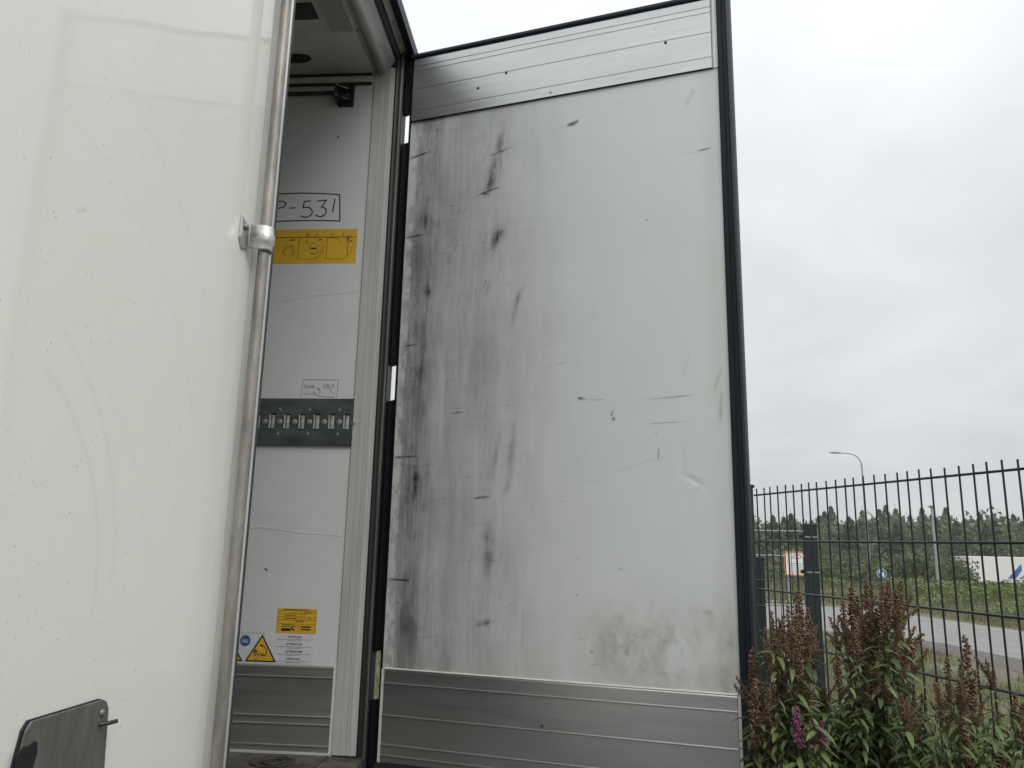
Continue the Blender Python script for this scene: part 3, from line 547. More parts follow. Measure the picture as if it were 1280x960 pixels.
for k, wd in enumerate(('ACHTUNG', 'ATTENTION', 'ATTENZIONE', 'ATENCION')):
    z = 1.5435-k*0.0255
    o = link('sticker_heading', textmesh(wd, 0.0105, 'heading', 'ink', 0.0001), ws, (-0.285, YRi-0.0012, z), (R(90), 0, 0))
    m_ = MB()
    for q in range(2):
        n_ = 22 if q == 0 else 9
        for j in range(n_): ribbon([(-0.285+(j-n_/2)*0.0058, z-0.0055-q*0.0045), (-0.285+(j-n_/2)*0.0058+0.0042, z-0.0055-q*0.0045)], 0.0007, YF, 0.0003, m_)
    part('sticker_text', m_, 'pencil', ws)
# faint pencilled note above the rail
m_ = MB(); PN = WF
for pts in ([(-0.334, 2.441), (-0.328, 2.513), (-0.187, 2.513), (-0.190, 2.443)], [(-0.322, 2.495), (-0.321, 2.478)], [(-0.313, 2.496), (-0.313, 2.478)], [(-0.322, 2.487), (-0.313, 2.488)], [(-0.308, 2.490), (-0.305, 2.478), (-0.303, 2.490)], [(-0.299, 2.478), (-0.297, 2.492), (-0.292, 2.484), (-0.298, 2.480)], [(-0.288, 2.496), (-0.288, 2.479), (-0.280, 2.484), (-0.287, 2.490)], [(-0.27, 2.480), (-0.262, 2.478), (-0.256, 2.461)], [(-0.247, 2.496), (-0.246, 2.478)], [(-0.238, 2.496), (-0.237, 2.478)], [(-0.246, 2.487), (-0.238, 2.487)], [(-0.232, 2.478), (-0.228, 2.494), (-0.222, 2.478)], [(-0.215, 2.492), (-0.205, 2.494), (-0.203, 2.482), (-0.214, 2.480), (-0.215, 2.492)], [(-0.325, 2.456), (-0.29, 2.457), (-0.25, 2.446), (-0.20, 2.443)], [(-0.235, 2.498), (-0.218, 2.472), (-0.202, 2.458)], [(-0.279, 2.465), (-0.285, 2.459), (-0.272, 2.459)], [(-0.27, 2.478), (-0.258, 2.470), (-0.262, 2.456)]):
    ribbon(pts, 0.0008, PN, 0.0003, m_)
part('pencil_note', m_, 'pencil', side_r)

# -- closed left door with lock rod
def dirt_left():
    us = np.linspace(0.515, 1.672, 250); vs2 = np.linspace(1.12, 3.93, 500); U, V = np.meshgrid(us, vs2); D = np.zeros(U.shape)
    for cy, cz, rr, a0, a1, s_ in ((0.86, 1.78, 0.36, -5, 62, 0.120), (0.84, 1.80, 0.42, 0, 58, 0.088), (0.90, 1.86, 0.62, 20, 80, 0.064), (0.95, 2.0, 0.62, 30, 85, 0.064), (0.88, 1.70, 0.50, 5, 60, 0.048)):
        r_ = np.hypot(U-cy, (V-cz)); an = np.degrees(np.arctan2(V-cz, U-cy)); D = np.maximum(D, s_*np.exp(-((r_-rr)/0.004)**2)*(an > a0)*(an < a1))
    for (u0, v0), (u1, v1), s_ in (((1.27, 2.02), (1.33, 2.05), 0.08), ((1.05, 2.34), (1.07, 2.35), 0.35), ((1.2, 2.6), (1.22, 2.61), 0.15)):
        t_ = np.clip(((U-u0)*(u1-u0)+(V-v0)*(v1-v0))/((u1-u0)**2+(v1-v0)**2), 0, 1); D = np.maximum(D, s_*np.exp(-((U-u0-t_*(u1-u0))**2+(V-v0-t_*(v1-v0))**2)/0.0025**2))
    n_ = vnoise(U.shape, (6, 8), 5, 5); D = D*(0.5+n_) + 0.10*np.clip(n_-0.5, 0, 1)
    D = np.clip(D, 0, 1); return us, vs2, np.stack([D, D, D], -1)
us, vs2, C3 = dirt_left()
m_ = MB(); m_.box(-0.075, -0.001, 0.50, 1.680, 1.12, 3.93); ld = part('left_door', m_, 'trim_white', T, label='closed white glossy rear door')
link('outer_skin', grid_mesh('outer_skin', us, vs2, lambda u, v: (0*u+0.0002, u, v), 'door_white', C3), ld)
m_ = MB(); m_.prism([(-0.075, 1.6805), (-0.075, 1.757), (-0.004, 1.757), (-0.004, 1.7465), (0.002, 1.7465), (0.002, 1.690), (0.0065, 1.688), (0.008, 1.682), (0.0065, 1.676), (0.0008, 1.668), (-0.001, 1.6805)], 1.11, 3.935, lambda x, y, z: (x, y, z)); part('edge_profile', m_, 'trim_white', ld, smooth=0.6)
m_ = MB(); m_.prism([(-0.0038, 1.7468), (0.0045, 1.7468), (0.0065, 1.7560), (0.0055, 1.7660), (0.003, 1.7675), (-0.0038, 1.7675)], 1.105, 3.937, lambda x, y, z: (x, y, z)); part('edge_strip', m_, 'edge_aluminium', ld, smooth=0.7)
m_ = MB(); m_.prism([(-0.075, 1.7573), (-0.078, 1.785), (-0.050, 1.812), (-0.022, 1.822), (-0.012, 1.818), (-0.0055, 1.806), (-0.0045, 1.790), (-0.0045, 1.7573)], 1.10, 3.94, lambda x, y, z: (x, y, z)); part('edge_seal', m_, 'grey_seal', ld, smooth=0.6)
m_ = MB(); m_.tube([(0.035, 1.650, 1.06), (0.035, 1.650, 2.0), (0.035, 1.650, 3.0), (0.035, 1.650, 3.99)], 0.0126, 24); rod = part('lock_rod', m_, 'steel', ld, smooth=0.8)
def clamp(zb):
    pr = [(0.0, 0.0165), (0.004, 0.0178), (0.016, 0.0182), (0.020, 0.0205), (0.038, 0.0205), (0.042, 0.0182), (0.054, 0.0178), (0.058, 0.0165)]
    v = []; f = []; A = [R(-75+k*15) for k in range(15)]
    for z, r_ in pr:
        for a in A: v.append((0.035+r_*math.cos(a), 1.650+r_*math.sin(a), zb+z))
        v.append((0.010, 1.650-0.022, zb+z)); 
    n_ = len(A)+1
    # angle 0 points to +X (away from the door); the strap runs from the -Y side round the front to the +Y side
    for i in range(len(pr)-1):
        for k in range(len(A)-1): f.append((i*n_+k, i*n_+k+1, (i+1)*n_+k+1, (i+1)*n_+k))
        f.append((i*n_+len(A), i*n_, (i+1)*n_, (i+1)*n_+len(A)))
    m = MB(); m.add(v, f); o = part('rod_clamp', m, 'cast_steel', ld, smooth=0.9)
    sm_ = o.modifiers.new('thickness', 'SOLIDIFY'); sm_.thickness = 0.002; sm_.offset = 1
    m = MB(); m.prism([(1.590, 0.066), (1.634, 0.052), (1.634, 0.0), (1.604, -0.008), (1.590, 0.012)], 0.0005, 0.004, lambda y, z, x: (x, y, zb+z)); part('clamp_plate', m, 'cast_steel', ld, bevel=0.001)
    m = MB(); m.box(0.004, 0.008, 1.5885, 1.5905, zb+0.014, zb+0.056); part('clamp_tab', m, 'cast_steel', ld)
    m = MB(); m.lathe([(0.0075, 0), (0.0075, 0.003), (0.006, 0.006), (0.002, 0.0075)], (1, 0, 0), (0.004, 1.612, zb+0.045), 14); part('clamp_bolt', m, 'steel', ld, smooth=0.8)
clamp(2.511); clamp(1.20); clamp(3.62)
# black flap plate low on the closed door
fl = [(1.088, 1.612), (1.098, 1.623), (1.262, 1.6235), (1.276, 1.619), (1.284, 1.607), (1.286, 1.588), (1.292, 1.52), (1.29, 1.30), (1.07, 1.30), (1.073, 1.52), (1.080, 1.575)]
m_ = MB(); m_.prism(fl, 0.0045, 0.0085, lambda y, z, x: (x, y, z)); part('flap_plate', m_, 'flap', ld, bevel=0.0015, label='black rubber flap plate')
m_ = MB(); m_.prism([(y+(0.0016 if y < 1.15 else -0.0005)*-1, z+0.0012) for y, z in fl], 0.0005, 0.0043, lambda y, z, x: (x, y, z)); part('flap_backing', m_, 'flap_edge', ld)
gv = [(1.074, 1.588), (1.084, 1.594), (1.096, 1.593), (1.105, 1.597), (1.113, 1.594), (1.116, 1.580), (1.110, 1.560), (1.114, 1.545), (1.106, 1.53), (1.11, 1.50), (1.105, 1.32), (1.072, 1.32)]
m_ = MB(); m_.prism(gv, 0.0087, 0.0105, lambda y, z, x: (x, y, z)); part('flap_patch', m_, 'flap_edge', ld, bevel=0.002)
m_ = MB(); m_.lathe([(0.0055, 0), (0.0055, 0.002), (0.003, 0.004)], (1, 0, 0), (0.0085, 1.265, 1.604), 12); part('rivet', m_, 'steel', ld, smooth=0.9)
m_ = MB(); m_.tube([(0.010, 1.260, 1.588), (0.020, 1.266, 1.589), (0.026, 1.280, 1.590)], 0.0032, 8); part('latch_pin', m_, 'dark_steel', ld, smooth=0.9)
for z in (1.5, 2.2, 3.0, 3.6):
    m_ = MB(); m_.box(0.001, 0.014, 0.47, 0.66, z-0.04, z+0.04); part('hinge_strap', m_, 'cast_steel', ld, bevel=0.003)

# -- open right door
YD = -0.26901
dd = Vector((math.cos(YD), math.sin(YD), 0)); dn = Vector((math.sin(YD), -math.cos(YD), 0)); HP = Vector((0.05, 2.973, 0))
def DP(s, n_, z): return (HP.x+dd.x*s+dn.x*n_, HP.y+dd.y*s+dn.y*n_, z)
m_ = MB(); m_.box(0.0005, 1.2405, -0.080, -0.003, 1.13, 3.895, DP); rd = part('right_door', m_, 'trim_white', T, label='rear door swung open showing its dirty inner face')
def dirt_shade_right():
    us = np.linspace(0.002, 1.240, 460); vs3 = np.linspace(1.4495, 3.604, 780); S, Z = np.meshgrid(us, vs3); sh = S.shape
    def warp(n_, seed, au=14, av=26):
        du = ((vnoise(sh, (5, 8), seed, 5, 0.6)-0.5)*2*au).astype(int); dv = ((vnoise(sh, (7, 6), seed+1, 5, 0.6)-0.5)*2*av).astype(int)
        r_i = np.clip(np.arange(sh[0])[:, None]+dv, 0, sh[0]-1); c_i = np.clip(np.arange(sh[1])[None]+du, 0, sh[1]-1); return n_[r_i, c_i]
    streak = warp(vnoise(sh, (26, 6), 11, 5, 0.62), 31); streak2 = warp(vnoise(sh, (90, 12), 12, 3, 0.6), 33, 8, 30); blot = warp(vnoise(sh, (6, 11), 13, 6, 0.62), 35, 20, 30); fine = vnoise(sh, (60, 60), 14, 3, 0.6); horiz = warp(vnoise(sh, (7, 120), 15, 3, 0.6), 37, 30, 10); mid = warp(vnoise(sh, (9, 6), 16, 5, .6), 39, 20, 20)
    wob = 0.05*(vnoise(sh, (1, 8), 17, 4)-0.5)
    env = 0.85*np.exp(-((S-0.085-wob)/0.066)**2) + 0.64*np.exp(-((S-0.19-wob)/0.14)**2) + 0.40*np.exp(-((S-0.39-wob)/0.11)**2) + 0.20*np.exp(-((S-0.55)/0.12)**2) + 0.035*np.exp(-((S-0.74)/0.08)**2)  # hinge-side band: grime together with occlusion shade put into the colour
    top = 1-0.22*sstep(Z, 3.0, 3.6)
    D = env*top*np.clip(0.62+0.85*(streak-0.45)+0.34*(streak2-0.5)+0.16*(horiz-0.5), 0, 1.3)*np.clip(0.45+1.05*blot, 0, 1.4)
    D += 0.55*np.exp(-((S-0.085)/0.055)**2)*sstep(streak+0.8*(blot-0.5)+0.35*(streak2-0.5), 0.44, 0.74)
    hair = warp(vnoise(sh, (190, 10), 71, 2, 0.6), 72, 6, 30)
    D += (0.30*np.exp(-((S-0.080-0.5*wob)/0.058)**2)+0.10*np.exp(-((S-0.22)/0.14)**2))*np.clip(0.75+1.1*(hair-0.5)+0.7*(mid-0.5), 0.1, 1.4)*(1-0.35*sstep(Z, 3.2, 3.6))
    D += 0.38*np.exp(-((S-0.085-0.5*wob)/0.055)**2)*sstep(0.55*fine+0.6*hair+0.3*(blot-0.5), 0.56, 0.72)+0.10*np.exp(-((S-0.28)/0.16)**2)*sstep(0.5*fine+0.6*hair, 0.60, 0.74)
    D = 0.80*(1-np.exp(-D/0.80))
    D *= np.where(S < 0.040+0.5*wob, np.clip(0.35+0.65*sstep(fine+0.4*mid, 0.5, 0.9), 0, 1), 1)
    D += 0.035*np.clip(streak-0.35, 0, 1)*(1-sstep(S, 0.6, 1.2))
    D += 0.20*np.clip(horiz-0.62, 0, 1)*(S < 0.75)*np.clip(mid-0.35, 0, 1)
    # scuffs: (s, z, half length, half width, angle deg, strength)
    sc = [(0.057, 3.449, 0.060, 0.0065, 12, .95), (0.050, 3.095, 0.050, 0.006, 3, .95), (0.060, 2.645, 0.040, 0.005, 6, .95), (0.056, 2.21, 0.052, 0.0065, 2, 1.0), (0.064, 1.76, 0.062, 0.0065, -2, 1.0), (0.05, 2.86, 0.04, 0.004, 5, .6), (0.07, 1.93, 0.03, 0.004, 0, .6), (0.40, 3.405, 0.05, 0.0045, 14, .7), (0.36, 3.245, 0.05, 0.0045, 14, .75), (0.34, 3.235, 0.03, 0.004, -12, .6),
          (0.256, 2.37, 0.035, 0.0045, 6, .8), (0.25, 2.30, 0.02, 0.006, 10, .3), (0.365, 2.057, 0.035, 0.006, 6, .75), (0.391, 1.625, 0.03, 0.010, 15, .5), (0.375, 1.612, 0.03, 0.004, 5, .4),
          (0.399, 3.44, 0.055, 0.014, 80, .42), (0.385, 3.40, 0.035, 0.006, 25, .5), (0.378, 3.335, 0.075, 0.026, 72, .40), (0.362, 3.27, 0.05, 0.018, 60, .42), (0.300, 3.225, 0.045, 0.004, 20, .45), (0.27, 3.19, 0.03, 0.0035, 40, .5), (0.43, 3.42, 0.09, 0.003, 8, .35), (0.36, 3.24, 0.09, 0.003, 10, .3), (0.22, 3.155, 0.09, 0.0025, 5, .35),
          (0.405, 3.055, 0.040, 0.014, 65, .42), (0.392, 3.035, 0.06, 0.03, 60, .42), (0.352, 2.86, 0.022, 0.007, 80, .6), (0.345, 2.80, 0.08, 0.006, 88, .35), (0.365, 2.84, 0.03, 0.012, 80, .3), (0.481, 2.76, 0.085, 0.008, 76, .42), (0.495, 2.81, 0.05, 0.012, 60, .2),
          (0.399, 1.87, 0.09, 0.016, 86, .48), (0.395, 1.95, 0.05, 0.01, 80, .3), (0.477, 2.24, 0.09, 0.014, 84, .34), (0.465, 2.10, 0.05, 0.012, 70, .25), (0.42, 2.22, 0.10, 0.010, 80, .26), (0.50, 1.65, 0.10, 0.007, 90, .3), (0.53, 1.62, 0.09, 0.006, 88, .3), (0.27, 1.70, 0.12, 0.004, 90, .3), (0.29, 1.62, 0.10, 0.004, 90, .3), (0.13, 1.98, 0.20, 0.005, 88, .5), (0.07, 2.05, 0.12, 0.004, 84, .5), (0.10, 2.40, 0.12, 0.005, 80, .7), (0.065, 2.38, 0.08, 0.005, 82, .6), (0.10, 2.55, 0.06, 0.012, 85, .35), (0.11, 2.86, 0.02, 0.03, 30, .3), (0.10, 3.15, 0.03, 0.05, 60, .3), (0.05, 2.59, 0.05, 0.0022, 0, .55), (0.10, 1.60, 0.05, 0.06, 20, .12), (0.09, 2.10, 0.09, 0.02, 85, .35),
          (0.690, 3.473, 0.016, 0.0075, 5, 1.0), (0.705, 3.478, 0.014, 0.0075, 20, .85), (0.64, 3.465, 0.03, 0.003, 8, .22), (0.731, 2.403, 0.010, 0.005, -10, .9), (0.745, 2.399, 0.008, 0.003, 0, .6), (0.79, 2.395, 0.03, 0.0018, 0, .4), (0.843, 2.345, 0.012, 0.0028, 80, .7), (0.848, 2.325, 0.007, 0.004, 60, .75), (1.045, 2.392, 0.075, 0.0024, 3, .5), (1.03, 2.305, 0.06, 0.0018, 2, .45), (1.001, 2.20, 0.02, 0.0022, 88, .75), (0.93, 2.165, 0.08, 0.0012, 18, .3), (0.995, 2.27, 0.005, 0.0025, 0, .4),
          (1.182, 3.287, 0.022, 0.003, 8, .8), (1.14, 3.280, 0.03, 0.002, 0, .25), (1.131, 3.493, 0.028, 0.010, 62, .3), (1.15, 3.52, 0.014, 0.008, 50, .22), (0.973, 3.045, 0.004, 0.0035, 0, .6), (1.21, 2.35, 0.05, 0.006, 85, .32), (1.205, 2.45, 0.04, 0.005, 70, .22), (1.10, 2.5, 0.04, 0.004, 75, .14), (1.00, 1.50, 0.05, 0.008, 0, .2), (0.77, 1.552, 0.008, 0.006, 0, .55), (1.15, 1.69, 0.02, 0.010, -20, .35), (1.215, 1.60, 0.015, 0.012, -60, .4), (0.72, 1.73, 0.003, 0.003, 0, .8), (0.60, 2.6, 0.004, 0.003, 0, .5), (0.55, 2.02, 0.003, 0.003, 0, .6), (0.87, 1.82, 0.006, 0.0025, 0, .4)]
    for s0, z0, a, b, ang, k in sc:
        c_, s_ = math.cos(R(ang)), math.sin(R(ang)); du, dv_ = S-s0, Z-z0; e = ((du*c_+dv_*s_)/a)**2; g = ((-du*s_+dv_*c_)/b)**2
        D = np.maximum(D, k*np.exp(-e*e*0.9-g)*np.clip(0.45+1.1*fine, 0, 1.15)) if b < 0.008 else D + k*np.exp(-e-g)*np.clip(1.6*streak2*fine*2.0, 0, 1)*0.9
    rs = np.random.default_rng(91)
    for k in range(110):          # fine rub marks and nicks
        s0 = abs(rs.normal(0.0, 0.33)) if k % 3 else rs.random()*1.2; z0 = rs.uniform(1.5, 3.58); a = rs.uniform(0.006, 0.05)*(0.5 if k % 4 else 1.6); ang = rs.normal(4, 7) if k % 5 else rs.uniform(60, 110)
        if not 0.03 < s0 < 1.2: continue
        i0, i1 = np.searchsorted(us, [s0-a*1.6-0.01, s0+a*1.6+0.01]); j0, j1 = np.searchsorted(vs3, [z0-a*1.6-0.01, z0+a*1.6+0.01]); q = np.s_[j0:j1, i0:i1]
        c_, s_ = math.cos(R(ang)), math.sin(R(ang)); du, dv_ = S[q]-s0, Z[q]-z0; e = ((du*c_+dv_*s_)/a)**2; g = ((-du*s_+dv_*c_)/0.0021)**2
        D[q] = np.maximum(D[q], D[q]+rs.uniform(0.06, 0.30)*np.exp(-e*e-g)*np.clip(2.4*fine[q]-0.6, 0, 1))
    D = D+0.025*np.clip(fine-0.5, 0, 1)
    B = 0.62*np.exp(-((S-0.97)/0.25)**2-((Z-1.575)/0.12)**2)*np.clip(3.0*(warp(vnoise(sh, (14, 18), 61, 5, 0.65), 62)-0.30), 0, 1)*np.clip(0.2+1.2*fine, 0, 1.2) + 0.20*(1-sstep(Z, 1.45, 1.62))*np.clip(2*(mid-0.2), 0, 1) + 0.35*np.exp(-((S-1.20)/0.05)**2)*(1-sstep(Z, 1.5, 1.9))*fine + 0.22*np.exp(-((S-1.205)/0.03)**2)*np.clip(blot, 0, 1)
    Wt = 0.5*np.exp(-((S-0.055)/0.012)**2)*np.clip(5*(vnoise(sh, (30, 40), 19, 3)-0.62), 0, 1)*(Z > 3.1)
    for s0, z0, a, b, ang in ((1.10, 2.135, 0.03, 0.006, -30), (1.13, 2.105, 0.02, 0.004, -20), (0.46, 3.33, 0.03, 0.002, 5), (0.45, 3.30, 0.02, 0.003, 60), (0.19, 3.02, 0.02, 0.003, 0)):
        c_, s_ = math.cos(R(ang)), math.sin(R(ang)); du, dv_ = S-s0, Z-z0; Wt = np.maximum(Wt, 0.5*np.exp(-((du*c_+dv_*s_)/a)**2-((-du*s_+dv_*c_)/b)**2))
    n_off = 0.0+0.0022*(vnoise(sh, (4, 6), 23, 3)-0.5) - 0.0016*np.exp(-(((S-1.118)*0.87-(Z-2.108)*0.5)/0.035)**2-(((S-1.118)*0.5+(Z-2.108)*0.87)/0.010)**2) - 0.0008*np.exp(-((S-1.08)/0.012)**2-((Z-2.18)/0.05)**2)
    return us, vs3, np.clip(np.stack([D, B, Wt], -1), 0, 1), n_off
us, vs3, C3, n_off = dirt_shade_right()
# thickness edge of the panel is the door core behind it; the sheet itself is slightly wavy
def panel_fn(S, Z): return (HP.x+dd.x*S+dn.x*n_off, HP.y+dd.y*S+dn.y*n_off, Z)
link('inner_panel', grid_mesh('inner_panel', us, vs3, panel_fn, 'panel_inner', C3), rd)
dfn = lambda h, n_, s: DP(s, n_, h)
part('top_plate', ribbed_plate(rib_prof(3.604, 3.894, [3.648, 3.750, 3.833, 3.856], 0.004, -0.002, 0.0022), dfn, 0.006, 1.220), 'aluminium', rd)
part('kick_plate', ribbed_plate(rib_prof(1.144, 1.4515, [1.164, 1.199, 1.2955, 1.403], 0.005, 0.0032, 0.0032), dfn, 0.014, 1.2295), 'aluminium', rd)
m_ = MB(); m_.prism([(3.6035, 0.001), (3.6035, 0.0075), (3.6005, 0.006), (3.6005, 0.001)], 0.004, 1.222, dfn); part('plate_joint', m_, 'black_rubber', rd)
m_ = MB(); m_.prism([(1.4515, 0.001), (1.4515, 0.0055), (1.4545, 0.004), (1.4555, 0.001)], 0.012, 1.2305, dfn); part('plate_bead', m_, 'trim_white', rd)
m_ = MB(); m_.prism([(1.2225, -0.003), (1.2225, 0.0035), (1.228, 0.006), (1.233, 0.0035), (1.2410, 0.005), (1.2410, -0.003)], 3.602, 3.895, lambda s, n_, z: DP(s, n_, z)); part('edge_trim', m_, 'trim_white', rd)
m_ = MB(); m_.prism([(1.2315, -0.003), (1.2315, 0.0030), (1.2410, 0.0045), (1.2410, -0.003)], 1.14, 1.4494, lambda s, n_, z: DP(s, n_, z)); part('edge_trim', m_, 'trim_white', rd)
m_ = MB(); m_.prism([(0.001, -0.003), (0.001, 0.004), (0.0115, 0.0045), (0.0115, -0.003)], 1.14, 1.4494, lambda s, n_, z: DP(s, n_, z)); part('edge_trim', m_, 'trim_white', rd)
# rubber profiles round the door
m_ = MB(); m_.prism([(1.2414, -0.085), (1.2414, 0.004), (1.246, 0.010), (1.256, 0.011), (1.259, 0.006), (1.262, 0.006), (1.264, 0.009), (1.268, 0.009), (1.270, 0.004), (1.273, 0.004), (1.276, 0.006), (1.284, 0.002), (1.2885, -0.012), (1.289, -0.085)], 1.085, 3.93, lambda s, n_, z: DP(s, n_, z)); part('edge_seal', m_, 'rubber', rd, smooth=0.35)
m_ = MB(); m_.prism([(3.8955, -0.08), (3.8955, 0.006), (3.902, 0.010), (3.914, 0.008), (3.917, -0.01), (3.917, -0.08)], -0.008, 1.2412, dfn); part('top_seal', m_, 'rubber', rd)
m_ = MB(); m_.prism([(1.085, -0.08), (1.085, 0.010), (1.120, 0.014), (1.1395, 0.006), (1.1395, -0.003), (1.1295, -0.08)], -0.008, 1.2412, dfn); part('bottom_seal', m_, 'black_rubber', rd)
m_ = MB(); m_.prism([(0.0, -0.079), (0.0, -0.0005), (-0.006, -0.003), (-0.013, -0.010), (-0.013, -0.079)], 1.10, 3.914, lambda s, n_, z: DP(s, n_, z)); part('hinge_edge_seal', m_, 'rubber', rd)
m_ = MB(); m_.box(0.0, 1.285, -0.0845, -0.0802, 1.10, 3.91, DP); part('outer_skin', m_, 'white_paint', rd)
for z in (1.28, 2.0, 3.0, 3.75):
    m_ = MB(); m_.box(-0.03, 0.22, -0.100, -0.0848, z-0.035, z+0.035, DP); part('hinge_strap', m_, 'cast_steel', rd, bevel=0.003)
m_ = MB(); m_.tube([DP(1.17, -0.115, 1.03), DP(1.17, -0.115, 3.99)], 0.0138, 16); part('lock_rod', m_, 'steel', rd, smooth=0.8)
# small dents and screw heads on the plates
sc_ = MB(); sc_.lathe([(0.006, 0), (0.006, 0.0012), (0.003, 0.002)], dn, (0, 0, 0), 10); screw_me = sc_.mesh('plate_rivet', 'dark_steel')
for s, z in ((1.055, 3.742), (0.42, 3.745), (0.30, 3.70)):
    link('plate_rivet', screw_me, rd, DP(s, 0.004, z))

# -- chassis, bumper and wheels
m_ = MB()
for y in (1.25, 2.28): m_.box(XF+0.6, -0.12, y-0.06, y+0.06, 0.72, 1.02)
for x in (-0.4, -2.0, -3.4, -4.8, -7, -9, -11.5): m_.box(x-0.05, x+0.05, YL+0.15, YR-0.15, 0.86, 0.99)
part('chassis', m_, 'dark_steel', T)
m_ = MB(); m_.box(-0.16, -0.06, YL+0.05, YR-0.05, 0.48, 0.60); m_.box(-0.20, -0.16, 1.19, 1.31, 0.50, 0.99); m_.box(-0.20, -0.16, 2.22, 2.34, 0.50, 0.99); part('bumper', m_, 'dark_steel', T, bevel=0.008)
wm = MB(); wm.lathe([(0.28, -0.18), (0.46, -0.185), (0.52, -0.15), (0.525, 0.15), (0.46, 0.185), (0.28, 0.18)], (0, 1, 0), (0, 0, 0), 36); tyre_me = wm.mesh('tyre', 'tyre', smooth=0.7)
rm_ = MB(); rm_.lathe([(0.05, -0.15), (0.10, -0.12), (0.22, -0.10), (0.278, -0.165), (0.279, 0.165), (0.05, 0.15)], (0, 1, 0), (0, 0, 0), 28); rim_me = rm_.mesh('rim', 'galvanised', smooth=0.7)
for x in (-2.2, -3.5, -4.8):
    m_ = MB(); m_.tube([(x, YL+0.3, 0.525), (x, YR-0.3, 0.525)], 0.07, 12); part('axle', m_, 'dark_steel', T)
    for y in (YL+0.22, YR-0.22):
        wl = link('wheel', tyre_me, T, (x, y, 0.525)); link('rim', rim_me, wl, (x, y, 0.525))
for y in (1.15, 2.38):
    m_ = MB(); m_.box(-11.0, -10.88, y-0.06, y+0.06, 0.02, 0.95); m_.box(-11.12, -10.76, y-0.14, y+0.14, 0.006, 0.03); part('landing_leg', m_, 'dark_steel', T)

# ------------------------------------------------------------------ fences
FA = -1.2501; fd = Vector((math.cos(FA), math.sin(FA), 0)); F0 = Vector((1.531, 3.586, 0)); PIT = 0.054; SL = -0.014
fence = thing('mesh_fence', (F0.x, F0.y, 0), 'dark green welded wire mesh fence running beside the brown-headed shrubs', 'fence')
fzt = lambda s: 2.138+SL*s
NW = 84
m_ = MB(); m_.tube([(0, 0, 0.06), (0, 0, 1.0), (0, 0, 2.166)], 0.0031, 8); vw_me = m_.mesh('vertical_wire', 'fence_green', smooth=1.0)
for i in range(NW):
    s = i*PIT; p0 = F0+fd*s
    link('vertical_wire', vw_me, fence, (p0.x+random.uniform(-.0008, .0008), p0.y, fzt(s)-2.138+random.uniform(-.002, .002)), (random.uniform(-.002, .002), random.uniform(-.002, .002), 0))
fn_ = Vector((-fd.y, fd.x, 0))
for k in range(11):
    z = 2.0-0  # rows 0.2 m apart from the top wire down
    a = F0-fd*0.04; b = F0+fd*(NW*PIT)
    for sg in ((1, -1) if k % 11 else (1,)):
        off = fn_*0.0068*sg
        m_ = MB(); m_.tube([(a.x+off.x, a.y+off.y, fzt(-0.04)-0.2*k), (b.x+off.x, b.y+off.y, fzt(NW*PIT)-0.2*k)], 0.0040, 8); part('horizontal_wire', m_, 'fence_green', fence, smooth=1.0)
def fence_post(parent, x, y, h, wd, ang, name='post', cap=True):
    c_, s_ = math.cos(ang), math.sin(ang); f_ = lambda u, v, z: (x+u*c_-v*s_, y+u*s_+v*c_, z)
    m_ = MB(); m_.box(-wd/2, wd/2, -wd/2, wd/2, 0.0, h, f_); po = part(name, m_, 'fence_green', parent, bevel=0.004)
    if cap:
        m_ = MB(); e = wd/2+0.004; m_.box(-e, e, -e, e, h, h+0.012, f_); q = wd/2*0.5
        m_.add([f_(-e, -e, h+0.0125), f_(e, -e, h+0.0125), f_(e, e, h+0.0125), f_(-e, e, h+0.0125), f_(0, 0, h+0.024)], [(0, 1, 4), (1, 2, 4), (2, 3, 4), (3, 0, 4)]); part('post_cap', m_, 'black_rubber', po)
    return po, f_
for s in (-0.115, 2.49):
    p0 = F0+fd*s+fn_*(0.0 if s < 0 else 0.045); fence_post(fence, p0.x, p0.y, fzt(s)+0.036, 0.06, FA)
# second fence farther off with its heavy gate post
f2 = thing('gate_fence', (2.68, 6.9, 0), 'short stretch of mesh fence ending at a thick square gate post', 'fence')
m_ = MB(); m_.tube([(0, 0, 0.06), (0, 0, 2.125)], 0.0028, 6); vw2 = m_.mesh('vertical_wire', 'fence_green')
for i in range(46): link('vertical_wire', vw2, f2, (2.615-i*0.05, 6.9, 0))
for k in range(10):
    m_ = MB(); m_.tube([(0.30, 6.892, 2.105-0.2*k), (2.63, 6.892, 2.105-0.2*k)], 0.0035, 6); part('horizontal_wire', m_, 'galvanised' if k in (0, 1) else 'fence_green', f2)
gp, gf = fence_post(f2, 2.683, 6.95, 2.150, 0.10, 0.0, 'gate_post')
for z in (2.06, 1.775):
    m_ = MB(); m_.box(-0.052, 0.052, -0.0525, -0.0502, z-0.004, z+0.004, gf); part('clamp_band', m_, 'galvanised', gp)
    m_ = MB(); m_.box(-0.088, -0.0505, -0.03, 0.0, z-0.012, z+0.018, gf); part('gate_hinge', m_, 'black_rubber', gp, bevel=0.003)
m_ = MB(); m_.box(-0.044, 0.044, -0.0525, -0.0502, 2.075, 2.140, gf); part('post_box', m_, 'black_rubber', gp, bevel=0.003)
fence_post(f2, 2.262, 6.95, 1.872, 0.07, 0.0); fence_post(f2, 0.32, 6.95, 2.14, 0.06, 0.0)

